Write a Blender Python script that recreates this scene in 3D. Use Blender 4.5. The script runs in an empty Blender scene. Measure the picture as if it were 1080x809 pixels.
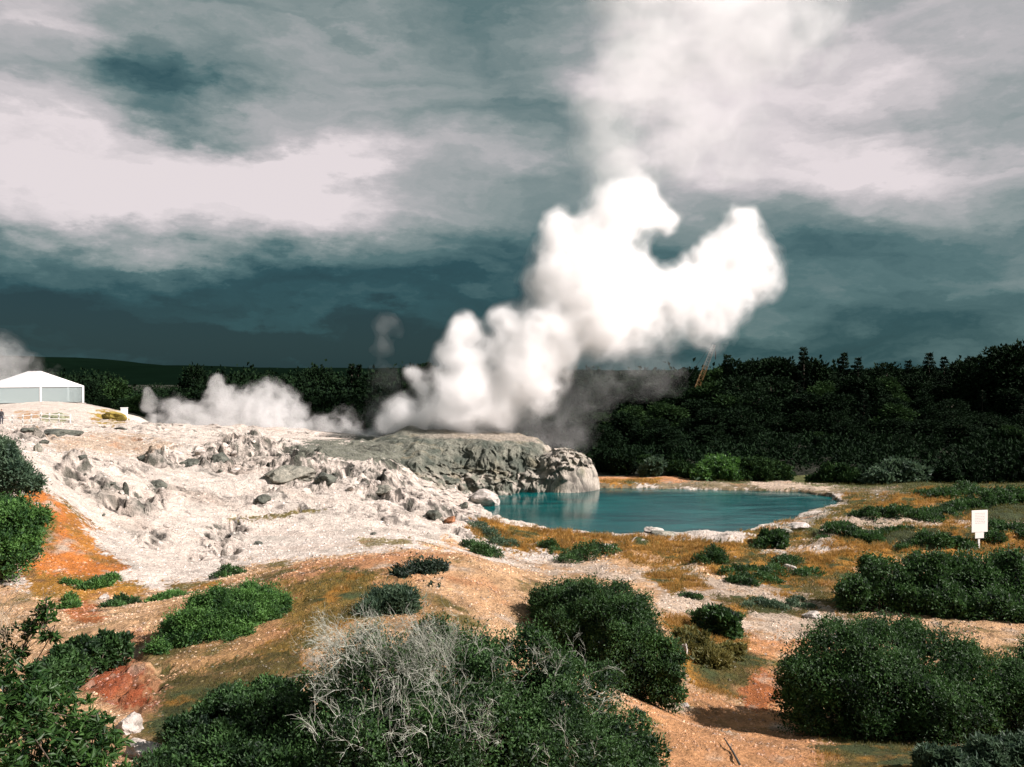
import bpy, math, random
import numpy as np
from mathutils import Vector, Matrix

random.seed(7)
SC = bpy.context.scene
COL = SC.collection
R = math.radians

# ------------------------------------------------------------------ camera model
F, CX, CY = 900.0, 540.0, 404.5
PITCH = math.atan(9.5 / F)
CAMZ = 10.0
cp, sp = math.cos(PITCH), math.sin(PITCH)

def P(px, py, D):
    """world point at distance D (along +Y) seen at photo pixel px,py"""
    a, b = (px - CX) / F, (CY - py) / F
    dx, dy, dz = a, cp + b * sp, -sp + b * cp
    k = D / dy
    return Vector((dx * k, D, CAMZ + dz * k))

def proj(x, y, z):
    zz = z - CAMZ
    fwd = y * cp - zz * sp
    up = y * sp + zz * cp
    fwd = np.maximum(fwd, 0.05)
    return CX + F * x / fwd, CY - F * up / fwd

# ------------------------------------------------------------------ numpy noise
_rs = np.random.RandomState(11)
_perm = np.concatenate([_rs.permutation(256)] * 3).astype(np.int32)
_g = _rs.normal(size=(256, 3)); _g /= np.linalg.norm(_g, axis=1)[:, None]
_g = _g.astype(np.float32)

def noise(x, y, z=0.0):
    x = np.asarray(x, np.float32); y = np.asarray(y, np.float32)
    z = np.broadcast_to(np.asarray(z, np.float32), x.shape)
    xi, yi, zi = np.floor(x).astype(np.int32), np.floor(y).astype(np.int32), np.floor(z).astype(np.int32)
    xf, yf, zf = x - xi, y - yi, z - zi
    u, v, w = [t * t * t * (t * (t * 6 - 15) + 10) for t in (xf, yf, zf)]
    xi &= 255; yi &= 255; zi &= 255
    def gr(i, j, k):
        h = _perm[_perm[_perm[xi + i] + yi + j] + zi + k]
        g = _g[h]
        return g[..., 0] * (xf - i) + g[..., 1] * (yf - j) + g[..., 2] * (zf - k)
    x00 = gr(0,0,0) * (1-u) + gr(1,0,0) * u
    x10 = gr(0,1,0) * (1-u) + gr(1,1,0) * u
    x01 = gr(0,0,1) * (1-u) + gr(1,0,1) * u
    x11 = gr(0,1,1) * (1-u) + gr(1,1,1) * u
    return ((x00 * (1-v) + x10 * v) * (1-w) + (x01 * (1-v) + x11 * v) * w) * 1.5

def fbm(x, y, z=0.0, octv=4, gain=0.5, lac=2.03):
    s, a, f = 0, 1.0, 1.0
    for i in range(octv):
        s = s + a * noise(x * f + 17.3 * i, y * f - 9.1 * i, np.asarray(z) * f + 3.7 * i)
        a *= gain; f *= lac
    return s

def ridged(x, y, z=0.0, octv=4, gain=0.55):
    s, a, f = 0, 1.0, 1.0
    for i in range(octv):
        s = s + a * (1 - np.abs(noise(x * f + 7.3 * i, y * f + 4.1 * i, np.asarray(z) * f + 1.7 * i)) * 2.2)
        a *= gain; f *= 2.1
    return s / 1.9

def smooth(a, b, x):
    t = np.clip((x - a) / (b - a), 0, 1)
    return t * t * (3 - 2 * t)

# ------------------------------------------------------------------ objects helpers
def tag(o, label=None, cat=None, group=None, kind=None):
    if label: o['label'] = label
    if cat: o['category'] = cat
    if group: o['group'] = group
    if kind: o['kind'] = kind
    return o

def empty(name, loc=(0, 0, 0), rz=0.0):
    o = bpy.data.objects.new(name, None); COL.objects.link(o)
    o.location = loc; o.rotation_euler = (0, 0, rz); o.empty_display_size = 0.3
    return o

def np_mesh(name, V, Fq, mats, parent=None, smoothf=False, col=None, matidx=None, loc=None):
    """V (n,3); Fq (m,k) all faces same size"""
    V = np.asarray(V, np.float32); Fq = np.asarray(Fq, np.int32)
    me = bpy.data.meshes.new(name)
    me.vertices.add(len(V)); me.vertices.foreach_set('co', V.ravel())
    k = Fq.shape[1]
    me.loops.add(Fq.size); me.loops.foreach_set('vertex_index', Fq.ravel())
    me.polygons.add(len(Fq))
    me.polygons.foreach_set('loop_start', np.arange(0, Fq.size, k, dtype=np.int32))
    me.polygons.foreach_set('loop_total', np.full(len(Fq), k, np.int32))
    if matidx is not None: me.polygons.foreach_set('material_index', matidx.astype(np.int32))
    me.update(calc_edges=True)
    me.polygons.foreach_set('use_smooth', np.full(len(Fq), smoothf, bool))
    if col is not None:
        col = np.asarray(col, np.float32)
        if col.shape[1] == 3: col = np.concatenate([col, np.ones((len(col), 1), np.float32)], 1)
        at = me.color_attributes.new('Col', 'FLOAT_COLOR', 'POINT')
        at.data.foreach_set('color', col.ravel())
    for m in (mats if isinstance(mats, (list, tuple)) else [mats]): me.materials.append(m)
    o = bpy.data.objects.new(name, me); COL.objects.link(o)
    if parent is not None: o.parent = parent
    if loc is not None: o.location = loc
    return o

class MB:
    """collects boxes / tubes into one mesh object"""
    def __init__(s): s.v, s.f = [], []
    def box(s, c, size, rot=None):
        n = len(s.v)
        for i in (-.5, .5):
            for j in (-.5, .5):
                for k in (-.5, .5):
                    p = Vector((i * size[0], j * size[1], k * size[2]))
                    if rot is not None: p = rot @ p
                    s.v.append(tuple(p + Vector(c)))
        for q in ((0,1,3,2),(4,6,7,5),(0,4,5,1),(2,3,7,6),(0,2,6,4),(1,5,7,3)): s.f.append([n + t for t in q])
        return s
    def tube(s, pts, rad, n=6, cap=True):
        pts = [Vector(p) for p in pts]
        if not hasattr(rad, '__len__'): rad = [rad] * len(pts)
        b = len(s.v); ref = None
        for i, p in enumerate(pts):
            t = (pts[min(i+1, len(pts)-1)] - pts[max(i-1, 0)]).normalized()
            if ref is None: ref = t.orthogonal().normalized()
            ref = (ref - t * ref.dot(t)).normalized()
            w = t.cross(ref)
            for k in range(n):
                a = 2 * math.pi * k / n
                s.v.append(tuple(p + (ref * math.cos(a) + w * math.sin(a)) * rad[i]))
        for i in range(len(pts) - 1):
            for k in range(n):
                a, c = b + i * n + k, b + i * n + (k + 1) % n
                s.f.append([a, c, c + n, a + n])
        if cap:
            s.f.append([b + k for k in range(n)][::-1]); e = b + (len(pts) - 1) * n
            s.f.append([e + k for k in range(n)])
        return s
    def poly(s, pts):
        n = len(s.v); s.v += [tuple(p) for p in pts]; s.f.append(list(range(n, n + len(pts)))); return s
    def build(s, name, mat, parent=None, smoothf=False, bevel=0):
        me = bpy.data.meshes.new(name); me.from_pydata(s.v, [], s.f); me.update()
        if smoothf: me.polygons.foreach_set('use_smooth', [True] * len(me.polygons))
        me.materials.append(mat)
        o = bpy.data.objects.new(name, me); COL.objects.link(o)
        if parent is not None: o.parent = parent
        if bevel:
            m = o.modifiers.new('bevel', 'BEVEL'); m.width = bevel; m.segments = 2
        return o

# ------------------------------------------------------------------ materials
def new_mat(name):
    m = bpy.data.materials.new(name); m.use_nodes = True
    nt = m.node_tree; nt.nodes.clear()
    return m, nt

class NT:
    def __init__(s, nt): s.nt = nt
    def n(s, t, **kw):
        o = s.nt.nodes.new(t)
        for k, v in kw.items():
            if k == 'inp':
                for a, b in v.items():
                    if hasattr(b, 'is_output'): s.nt.links.new(b, o.inputs[a])
                    else: o.inputs[a].default_value = b
            else: setattr(o, k, v)
        return o
    def math(s, op, a, b=None, c=None, clamp=False):
        o = s.nt.nodes.new('ShaderNodeMath'); o.operation = op; o.use_clamp = clamp
        for i, x in enumerate((a, b, c)):
            if x is None: continue
            if hasattr(x, 'is_output'): s.nt.links.new(x, o.inputs[i])
            else: o.inputs[i].default_value = x
        return o.outputs[0]
    def link(s, a, b): s.nt.links.new(a, b)
    def ramp(s, fac, stops, interp='LINEAR'):
        o = s.nt.nodes.new('ShaderNodeValToRGB'); o.color_ramp.interpolation = interp
        el = o.color_ramp.elements
        while len(el) < len(stops): el.new(0.5)
        for e, (p, c) in zip(el, stops):
            e.position = p; e.color = (*c, 1) if len(c) == 3 else c
        s.link(fac, o.inputs[0]); return o.outputs[0]
    def mix(s, fac, a, b, blend='MIX'):
        o = s.nt.nodes.new('ShaderNodeMix'); o.data_type = 'RGBA'; o.blend_type = blend
        for idx, x in ((0, fac), (6, a), (7, b)):
            if hasattr(x, 'is_output'): s.link(x, o.inputs[idx])
            else: o.inputs[idx].default_value = (*x, 1) if (hasattr(x, '__len__') and len(x) == 3) else x
        return o.outputs[2]

def simple_mat(name, color, rough=0.7, nscale=3.0, namt=0.25, bump=0.0, metal=0.0, trans=0.0):
    m, nt = new_mat(name); T = NT(nt)
    tc = T.n('ShaderNodeTexCoord')
    nz = T.n('ShaderNodeTexNoise', inp={'Vector': tc.outputs['Object'], 'Scale': nscale, 'Detail': 5.0})
    c = T.mix(T.math('MULTIPLY', nz.outputs[0], namt * 2), color, tuple(x * 0.55 for x in color))
    b = T.n('ShaderNodeBsdfPrincipled', inp={'Base Color': c, 'Roughness': rough, 'Metallic': metal})
    if trans:
        b.inputs['Transmission Weight'].default_value = trans
    if bump:
        bp = T.n('ShaderNodeBump', inp={'Strength': bump, 'Distance': 0.05, 'Height': nz.outputs[0]})
        T.link(bp.outputs[0], b.inputs['Normal'])
    o = T.n('ShaderNodeOutputMaterial'); T.link(b.outputs[0], o.inputs[0])
    return m

def leaf_mat(name, dark, light, rough=0.6, transl=0.25, spec=0.3):
    """foliage: leaf colour varies leaf by leaf (stored per leaf) and by clump"""
    m, nt = new_mat(name); T = NT(nt)
    at = T.n('ShaderNodeAttribute', attribute_name='Col')
    tc = T.n('ShaderNodeTexCoord')
    nz = T.n('ShaderNodeTexNoise', inp={'Vector': tc.outputs['Object'], 'Scale': 2.2, 'Detail': 4.0, 'Roughness': .6})
    sep = T.n('ShaderNodeSeparateColor', inp={0: at.outputs['Color']})
    f = T.math('ADD', T.math('MULTIPLY', sep.outputs[0], 0.75), T.math('MULTIPLY', T.math('SUBTRACT', nz.outputs[0], 0.45), 2.2), clamp=True)
    c = T.mix(f, dark, light)
    b = T.n('ShaderNodeBsdfPrincipled', inp={'Base Color': c, 'Roughness': rough, 'Specular IOR Level': spec})
    tr = T.n('ShaderNodeBsdfTranslucent', inp={'Color': T.mix(0.5, c, tuple(x * 1.6 for x in light))})
    mx = T.n('ShaderNodeMixShader', inp={0: transl}); T.link(b.outputs[0], mx.inputs[1]); T.link(tr.outputs[0], mx.inputs[2])
    o = T.n('ShaderNodeOutputMaterial'); T.link(mx.outputs[0], o.inputs[0])
    return m

def vol_mat(name, dens, color=(1.0, 0.995, 0.992), aniso=0.25):
    m, nt = new_mat(name); T = NT(nt)
    v = T.n('ShaderNodeVolumePrincipled')
    v.inputs['Color'].default_value = (*color, 1); v.inputs['Density'].default_value = dens
    v.inputs['Anisotropy'].default_value = aniso
    o = T.n('ShaderNodeOutputMaterial'); T.link(v.outputs[0], o.inputs['Volume'])
    return m

# ------------------------------------------------------------------ camera, light, world
cd = bpy.data.cameras.new('camera'); cam = bpy.data.objects.new('camera', cd); COL.objects.link(cam)
cam.location = (0, 0, CAMZ); cam.rotation_euler = (R(90) - PITCH, 0, 0)
cd.sensor_width = 36; cd.lens = 36 * F / 1080; cd.clip_start = 0.1; cd.clip_end = 12000
SC.camera = cam

SUN_AZ, SUN_EL = R(104), R(39)
sdir = Vector((math.cos(SUN_EL) * math.sin(SUN_AZ), math.cos(SUN_EL) * math.cos(SUN_AZ), math.sin(SUN_EL)))
ld = bpy.data.lights.new('sun', 'SUN'); ld.energy = 5.0; ld.angle = R(0.5); ld.color = (1.0, 0.905, 0.868)
sun = bpy.data.objects.new('sun', ld); COL.objects.link(sun)
sun.rotation_euler = sdir.to_track_quat('Z', 'Y').to_euler()

w = bpy.data.worlds.new('World'); SC.world = w; w.use_nodes = True
wn = w.node_tree; wn.nodes.clear(); T = NT(wn)
sky = T.n('ShaderNodeTexSky'); sky.sky_type = 'NISHITA'; sky.sun_disc = False
sky.sun_elevation = SUN_EL; sky.sun_rotation = SUN_AZ
tc = T.n('ShaderNodeTexCoord')
sx = T.n('ShaderNodeSeparateXYZ', inp={0: tc.outputs['Generated']})
az0 = T.math('ARCTAN2', sx.outputs[0], sx.outputs[1])          # azimuth from +Y, + to the right
hor = T.math('SQRT', T.math('ADD', T.math('MULTIPLY', sx.outputs[0], sx.outputs[0]), T.math('MULTIPLY', sx.outputs[1], sx.outputs[1])))
el0 = T.math('ARCTAN2', sx.outputs[2], hor)
# cloud deck: noise laid out on a flattened dome, stretched towards the horizon
elc = T.math('MAXIMUM', el0, 0.0)
comb = T.n('ShaderNodeCombineXYZ', inp={0: az0, 1: T.math('MULTIPLY', elc, 2.3), 2: 0.0})
warp = T.n('ShaderNodeTexNoise', inp={'Vector': comb.outputs[0], 'Scale': 3.8, 'Detail': 8.0, 'Roughness': 0.6})
wsep = T.n('ShaderNodeSeparateColor', inp={0: warp.outputs['Color']})
az = T.math('ADD', az0, T.math('MULTIPLY', T.math('SUBTRACT', wsep.outputs[0], 0.5), 0.44))
el = T.math('ADD', el0, T.math('MULTIPLY', T.math('SUBTRACT', wsep.outputs[1], 0.5), 0.22))
BLOBS = [  # px, py, sigma px x, sigma px y, amplitude (cloud brightness)
    (40, 10, 90, 60, .25), (130, 200, 150, 55, .55), (330, 130, 70, 70, .35), (20, 110, 70, 60, .15), (265, 215, 110, 45, .36), (520, 165, 60, 26, .32),
    (205, 100, 80, 34, -.25), (100, 60, 90, 26, -.16), (430, 120, 75, 50, -.05), (320, 20, 120, 30, .10),
    (160, 300, 330, 36, -.17), (300, 356, 420, 30, -.22), (330, 325, 160, 8, .10), (120, 285, 110, 8, -.10), (520, 300, 90, 7, .08), (540, 225, 60, 40, -.06),
    (700, 90, 60, 110, .30), (800, 60, 130, 80, .36), (960, 60, 170, 60, .35), (930, 165, 130, 20, .30), (1060, 110, 60, 14, -.18), (880, 140, 50, 22, -.05),
    (900, 275, 130, 14, -.08), (960, 225, 170, 40, .14), (880, 335, 200, 30, .06), (20, 20, 120, 60, .12), (470, 190, 90, 40, .10), (1050, 240, 60, 20, -.10), (960, 320, 200, 50, .06), (870, 215, 130, 26, .12), (1040, 190, 80, 18, .14), (1000, 300, 110, 9, .10),
    (620, 130, 30, 60, -.05), (560, 20, 70, 40, .02),
    (-400, 120, 260, 90, .3), (1500, 150, 260, 90, .3), (-2100, 60, 500, 120, .3), (2200, 60, 400, 120, .25),
]
acc = None
for (px, py, sx_, sy_, amp) in BLOBS:
    a = (px - CX) / F; b = (CY - py) / F
    if abs(a) < 0.8:
        d = P(px, py, 100) - Vector((0, 0, CAMZ)); A0 = math.atan2(d.x, d.y); E0 = math.atan2(d.z, math.hypot(d.x, d.y))
    else: A0, E0 = a, b
    u = T.math('MULTIPLY', T.math('SUBTRACT', az, A0), F / sx_)
    v = T.math('MULTIPLY', T.math('SUBTRACT', el, E0), F / sy_)
    q = T.math('ADD', T.math('MULTIPLY', u, u), T.math('MULTIPLY', v, v))
    g = T.math('MULTIPLY', T.math('EXPONENT', T.math('MULTIPLY', q, -0.5)), amp)
    acc = g if acc is None else T.math('ADD', acc, g)
comb2 = T.n('ShaderNodeCombineXYZ', inp={0: T.math('MULTIPLY', az, 1.0), 1: T.math('MULTIPLY', el, 2.3), 2: 0.7})
n1 = T.n('ShaderNodeTexNoise', inp={'Vector': comb2.outputs[0], 'Scale': 4.0, 'Detail': 8.0, 'Roughness': 0.55})
comb3 = T.n('ShaderNodeCombineXYZ', inp={0: T.math('MULTIPLY', az, 1.0), 1: T.math('MULTIPLY', el, 11.0), 2: 3.7})
n2 = T.n('ShaderNodeTexNoise', inp={'Vector': comb3.outputs[0], 'Scale': 2.6, 'Detail': 5.0, 'Roughness': 0.5})
f = T.math('ADD', acc, T.math('MULTIPLY', T.math('SUBTRACT', n1.outputs[0], 0.5), 0.80))
f = T.math('ADD', f, T.math('MULTIPLY', T.math('SUBTRACT', n2.outputs[0], 0.5), 0.38))
elb = T.math('MULTIPLY', el0, 0.42)
f = T.math('ADD', T.math('ADD', f, elb), 0.205, clamp=True)
cl = T.ramp(f, [(0.0, (.0055, .017, .020)), (.16, (.011, .035, .040)), (.34, (.044, .080, .082)), (.54, (.125, .150, .148)), (.80, (.265, .25, .255)), (1.0, (.40, .36, .365))])
skycol = T.mix(1.0, sky.outputs[0], (.018, .022, .025), 'MULTIPLY')
lp = T.mix(0.90, skycol, cl)
scl = T.n('ShaderNodeVectorMath', operation='SCALE', inp={0: lp, 'Scale': 10.0 * 1.0})
# ground side of the dome stays dark
bg = T.n('ShaderNodeBackground', inp={'Color': scl.outputs[0], 'Strength': 0.1})
T.link(bg.outputs[0], T.n('ShaderNodeOutputWorld').inputs[0])

SC.view_settings.view_transform = 'Standard'; SC.view_settings.look = 'None'
SC.view_settings.gamma = 1; SC.view_settings.use_curve_mapping = False
SC.view_settings.exposure = 1.1
c = SC.cycles
c.max_bounces = 24; c.diffuse_bounces = 3; c.glossy_bounces = 3; c.transmission_bounces = 4
c.transparent_max_bounces = 96; c.volume_bounces = 20; c.use_denoising = True
c.caustics_reflective = False; c.caustics_refractive = False
c.use_adaptive_sampling = True; c.adaptive_threshold = 0.02
# ------------------------------------------------------------------ terrain
CTRL = [  # px, py, D
 (640,580,46),(540,575,48),(740,578,46),(700,600,40),(620,605,38),(820,640,32),(750,650,30),(780,680,26),(720,760,19),
 (850,790,16),(600,809,13),(860,809,15),(1080,809,14),(1080,700,24),(1080,590,42),(1080,530,60),(930,530,62),(1000,520,66),(900,512,75),
 (1032,578,45),(950,580,45),(880,600,41),(960,690,25),(1000,640,32),
 (330,592,26),(430,580,26),(500,590,25),(560,625,23),(250,615,25),(600,690,20),(650,730,17.5),(700,790,15),
 (430,570,40),(450,560,45),(300,560,43),(520,590,42),(570,610,37),(200,600,34),(140,640,27),(60,650,24),(0,680,20),(100,700,18),(130,740,15),(150,809,12),
 (350,809,11),(500,700,16),(430,650,19),(300,700,16),(0,809,10),(200,660,20),
 (30,600,30),(60,520,36),(30,500,38),(0,470,41),(100,560,37),(100,480,50),(0,450,60),(200,460,75),(200,500,52),(200,540,43),
 (300,500,55),(300,463,80),(400,500,56),(400,540,47),(470,550,49),(490,520,63),(450,500,62),(420,470,76),(350,465,82),
 (0,427,124),(90,427,124),(40,426,138),(-60,427,130),(95,428,135),
 (100,446,92),(40,447,92),(200,449,95),(300,452,98),(0,447,92),(20,430,112),(80,430,112),(110,438,112),
 (-150,440,100),(-200,600,30),(-200,809,10),(1300,809,14),(1300,600,40),(1300,520,66),
 (640,508,80),(740,505,84),(840,508,82),(600,500,88),(540,470,95),(690,498,88),(950,500,82),(1080,505,78),(-200,460,60),
]
# extra ground points x, y, z
XYZ = [(0,0,8.35),(0,5,6.9),(-12,0,8.3),(12,0,8.0),(-25,8,8.0),(25,8,5.0),(0,-20,8.6),(-40,-20,8.5),(40,-20,7),(0,8.5,5.6),
       (0,120,0),(60,110,1.5),(-40,120,1.2),(-90,110,5),(90,80,1.5),(60,60,1.2),(-70,60,7),(100,130,3),(0,150,-.5),(60,150,3),(-100,165,-1),(130,160,5),(-60,150,-.8),
       (60,30,2.5),(-50,20,8),(0,100,0.6)]
pts = [tuple(P(*c_)) for c_ in CTRL] + XYZ
pts = np.array(pts)
def _tps(r2): return np.where(r2 > 1e-12, 0.5 * r2 * np.log(np.maximum(r2, 1e-12)), 0)
# interpolate in a warped plane so far points, which are sparser, weigh alike
def wrp(x, y):
    yy = np.maximum(y, -25) + 35.0
    return x / yy * 3.0, np.log(yy) * 3.0
U, Vv = wrp(pts[:, 0], pts[:, 1]); N_ = len(pts)
K = _tps((U[:, None] - U) ** 2 + (Vv[:, None] - Vv) ** 2) + np.eye(N_) * 0.004
A = np.zeros((N_ + 3, N_ + 3)); A[:N_, :N_] = K; A[:N_, N_:] = np.stack([np.ones(N_), U, Vv], 1); A[N_:, :N_] = A[:N_, N_:].T
sol = np.linalg.solve(A, np.concatenate([pts[:, 2], np.zeros(3)]))
POOL = [(500,523),(508,536),(520,548),(548,556),(580,561),(620,564),(660,566.5),(700,565),(745,564.5),(785,564),(806,556),(838,550),(846,543),(868,538),(888,532),(878,525),(842,519),(790,517.5),(735,516.5),(690,515),(640,515),(600,516),(560,517),(530,519)]
POOLW = np.array([[P(a, b, 1).x, P(a, b, 1).y, P(a, b, 1).z] for a, b in POOL])
_k = (0.0 - CAMZ) / (POOLW[:, 2] - CAMZ)
POOLW = np.stack([POOLW[:, 0] * _k, POOLW[:, 1] * _k], 1)

def inpoly(x, y, poly):
    poly = np.asarray(poly, float); c_ = np.zeros(x.shape, bool); n = len(poly); j = n - 1
    for i in range(n):
        xi, yi = poly[i]; xj, yj = poly[j]
        if yi != yj:
            c_ ^= ((yi > y) != (yj > y)) & (x < (xj - xi) * (y - yi) / (yj - yi) + xi)
        j = i
    return c_
def polydist(x, y, poly):
    poly = np.asarray(poly, float); d = np.full(x.shape, 1e9); n = len(poly)
    for i in range(n):
        a, b = poly[i], poly[(i + 1) % n]; ab = b - a; L = ab @ ab
        t = np.clip(((x - a[0]) * ab[0] + (y - a[1]) * ab[1]) / L, 0, 1)
        d = np.minimum(d, (x - a[0] - t * ab[0]) ** 2 + (y - a[1] - t * ab[1]) ** 2)
    return np.sqrt(d)

def base_h(x, y):
    x = np.asarray(x, float); y = np.asarray(y, float)
    u, v = wrp(x, np.minimum(y, 170)); out = np.zeros(x.shape)
    sh = x.shape; u = u.ravel(); v = v.ravel(); o = np.empty(len(u))
    for s in range(0, len(u), 60000):
        uu, vv = u[s:s+60000], v[s:s+60000]
        o[s:s+60000] = _tps((uu[:, None] - U) ** 2 + (vv[:, None] - Vv) ** 2) @ sol[:N_] + sol[N_] + sol[N_+1] * uu + sol[N_+2] * vv
    h = o.reshape(sh)
    h = np.clip(h, -1, 9.2)
    far = smooth(150, 230, y)
    h = h * (1 - far) + far * (-2.0 + 1.2 * noise(x / 90, y / 90))
    h = h - 5.0 * smooth(101, 117, y) * smooth(175, 150, y) * smooth(-54, -44, x) * smooth(12, 2, x)
    return h

# rough outcrop areas, photo pixels of the ground they cover
ROUGH = [(( 0,455),(60,450),(75,462),(40,470),(0,468)), ((45,488),(85,478),(135,510),(130,545),(100,535),(70,515)), ((118,520),(175,505),(180,545),(150,552),(120,545)),
         ((195,470),(250,455),(300,458),(350,480),(360,520),(300,515),(270,500),(230,505),(200,490)), ((205,560),(250,540),(265,575),(240,600),(200,590)),
         ((345,490),(420,480),(500,510),(520,545),(505,560),(430,545),(380,530)), ((150,470),(200,478),(190,500),(140,495)), ((260,520),(300,505),(340,520),(300,530)),
         ((130,555),(185,560),(190,580),(150,580)), ((70,680),(150,670),(175,720),(150,770),(90,740))]
SLOT = 0
def rough_mask(px, py):
    wx = px + 14 * fbm(px / 45, py / 30, 3.1, 3); wy = py + 8 * fbm(px / 40, py / 26, 8.1, 3)
    m = np.zeros(px.shape)
    for pl in ROUGH:
        pl = np.array(pl, float)
        ins = inpoly(wx, wy, pl); d = polydist(wx, wy * 1.0, pl)
        m = np.maximum(m, np.where(ins, np.clip(d / 11.0, 0, 1), 0))
    return m

def height(x, y):
    h = base_h(x, y)
    px, py = proj(x, y, h)
    rm = rough_mask(px, py)
    terr = smooth(40, 44, y) * smooth(104, 98, y) * smooth(540, 480, px)
    rm = np.maximum(rm, terr * .34 * smooth(-.05, .45, fbm(x / 7, y / 4.5, 21.0, 4)))
    # mesa-like broken sinter: terraced, warped ridges
    sc = np.clip(y / 50.0, .35, 1.1) * .92
    wx = x + 0.6 * fbm(x / 1.7, y / 1.7, 5.0, 3); wy = y + 0.6 * fbm(x / 1.7, y / 1.7, 9.0, 3)
    rg = ridged(wx / 2.6, wy / 2.6, 1.3, 4)
    blk = np.clip(fbm(wx / 1.3, wy / 1.3, 4.4, 4) * 1.8 + .25, 0, 1.2)
    blk = np.floor(blk * 5) / 5 * .85 + blk * .15
    rg2 = ridged(wx / .95, wy / .95, 7.3, 4)
    pit = np.clip(-fbm(wx / .9, wy / .6, 14.0, 3) * 2.4 - .5, 0, 1)
    h = h + rm * sc * (0.24 * np.clip(rg - .25, 0, 2) + 0.24 * blk + .17 * np.clip(rg2 - .3, 0, 1.5) - .75 * pit) - rm * .12
    led = fbm(wx / 4.0, wy / 2.2, 51.0, 4) * 2.4; led = (np.floor(led * 2.2) + smooth(.82, 1.0, led * 2.2 - np.floor(led * 2.2))) / 2.2
    ctl = np.clip(rm * 1.1 + terr * .35 * smooth(-.05, .35, fbm(x / 9, y / 6, 71.0, 3)), 0, 1)
    h = h + ctl * .46 * led * sc
    h = h + terr * .14 * fbm(x / 2.2, y / 1.1, 31.0, 4)
    # gentle relief everywhere, finer close by
    near = smooth(60, 15, y)
    h = h + 0.10 * fbm(x / 5, y / 5, 2.2, 4) * (1 - .3 * near) + 0.035 * fbm(x / .8, y / .8, 6.2, 4) + 0.012 * near * fbm(x / .16, y / .16, 1.2, 3)
    mound_grit = smooth(10, 14, y) * smooth(50, 40, y)
    h = h + mound_grit * 0.05 * np.clip(ridged(x / 1.1, y / 1.1, 3.3, 3), 0, 1)
    # hummocks on the low ground right of the pool and by the near shore
    hm = smooth(600, 720, px) * smooth(36, 44, y) * smooth(75, 62, y) + smooth(520, 560, px) * smooth(38, 42, y) * smooth(52, 48, y) * .6
    h = h + hm * 0.38 * np.clip(fbm(x / 3.4, y / 2.2, 6.6, 4) , -.2, 1)
    # bluff edge with erosion gully beside the path (right of centre)
    h = h - smooth(48, 40, y) * .16 * np.clip(ridged(x / 2.2 + .3 * fbm(x / .9, y / .9, 1.0, 3), y / 6.5, 17.0, 3) - .78, 0, 1) * 3
    # pool basin
    x2 = x + .35 * fbm(x / 1.6, y / 1.6, 2.0, 3); y2 = y + .5 * fbm(x / 1.6, y / 1.6, 7.0, 3)
    ins = inpoly(x2, y2, POOLW); d = polydist(x2, y2, POOLW); sd = np.where(ins, -d, d)
    rim = 0.16 + 0.35 * np.clip(fbm(x / 1.1, y / 1.1, 12.0, 3), 0, 1)
    shore = np.where(sd > 0, np.minimum(h, rim + sd * .28), h)
    shore = np.where(sd > 0, np.maximum(shore, np.minimum(.10 + sd * .30, .35)), shore)
    h = np.where((sd > 0) & (sd < 9), h + (shore - h) * smooth(9, 2.5, sd), h)
    h = np.where(sd <= 0, np.maximum(-1.6, -0.04 + sd * 1.1), h)
    return h, rm, sd

rowsD = np.concatenate([np.linspace(-30, 2.5, 30, endpoint=False), np.linspace(2.5, 9, 60, endpoint=False), np.linspace(9, 15, 110, endpoint=False), np.linspace(15, 42, 330, endpoint=False),
                        np.linspace(42, 100, 400, endpoint=False), np.linspace(100, 170, 90, endpoint=False), np.geomspace(170, 9000, 50)])
NC = 900
uu = np.linspace(-1, 1, NC); tanv = uu * 0.78 + np.sign(uu) * np.abs(uu) ** 9 * 1.2
GX = tanv[None, :] * (np.abs(rowsD)[:, None] + 6.0); GY = np.repeat(rowsD[:, None], NC, 1)
GZ, GR, GS = height(GX, GY)
PX, PY = proj(GX, GY, GZ)

def hgrid(x, y):
    """ground height under a point, from the built terrain"""
    i = np.clip(np.searchsorted(rowsD, y) - 1, 0, len(rowsD) - 2)
    fy = np.clip((y - rowsD[i]) / (rowsD[i + 1] - rowsD[i]), 0, 1)
    def atrow(r):
        t = x / (abs(rowsD[r]) + 6.0)
        return np.interp(t, tanv, GZ[r])
    return float(atrow(i) * (1 - fy) + atrow(i + 1) * fy)

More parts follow.
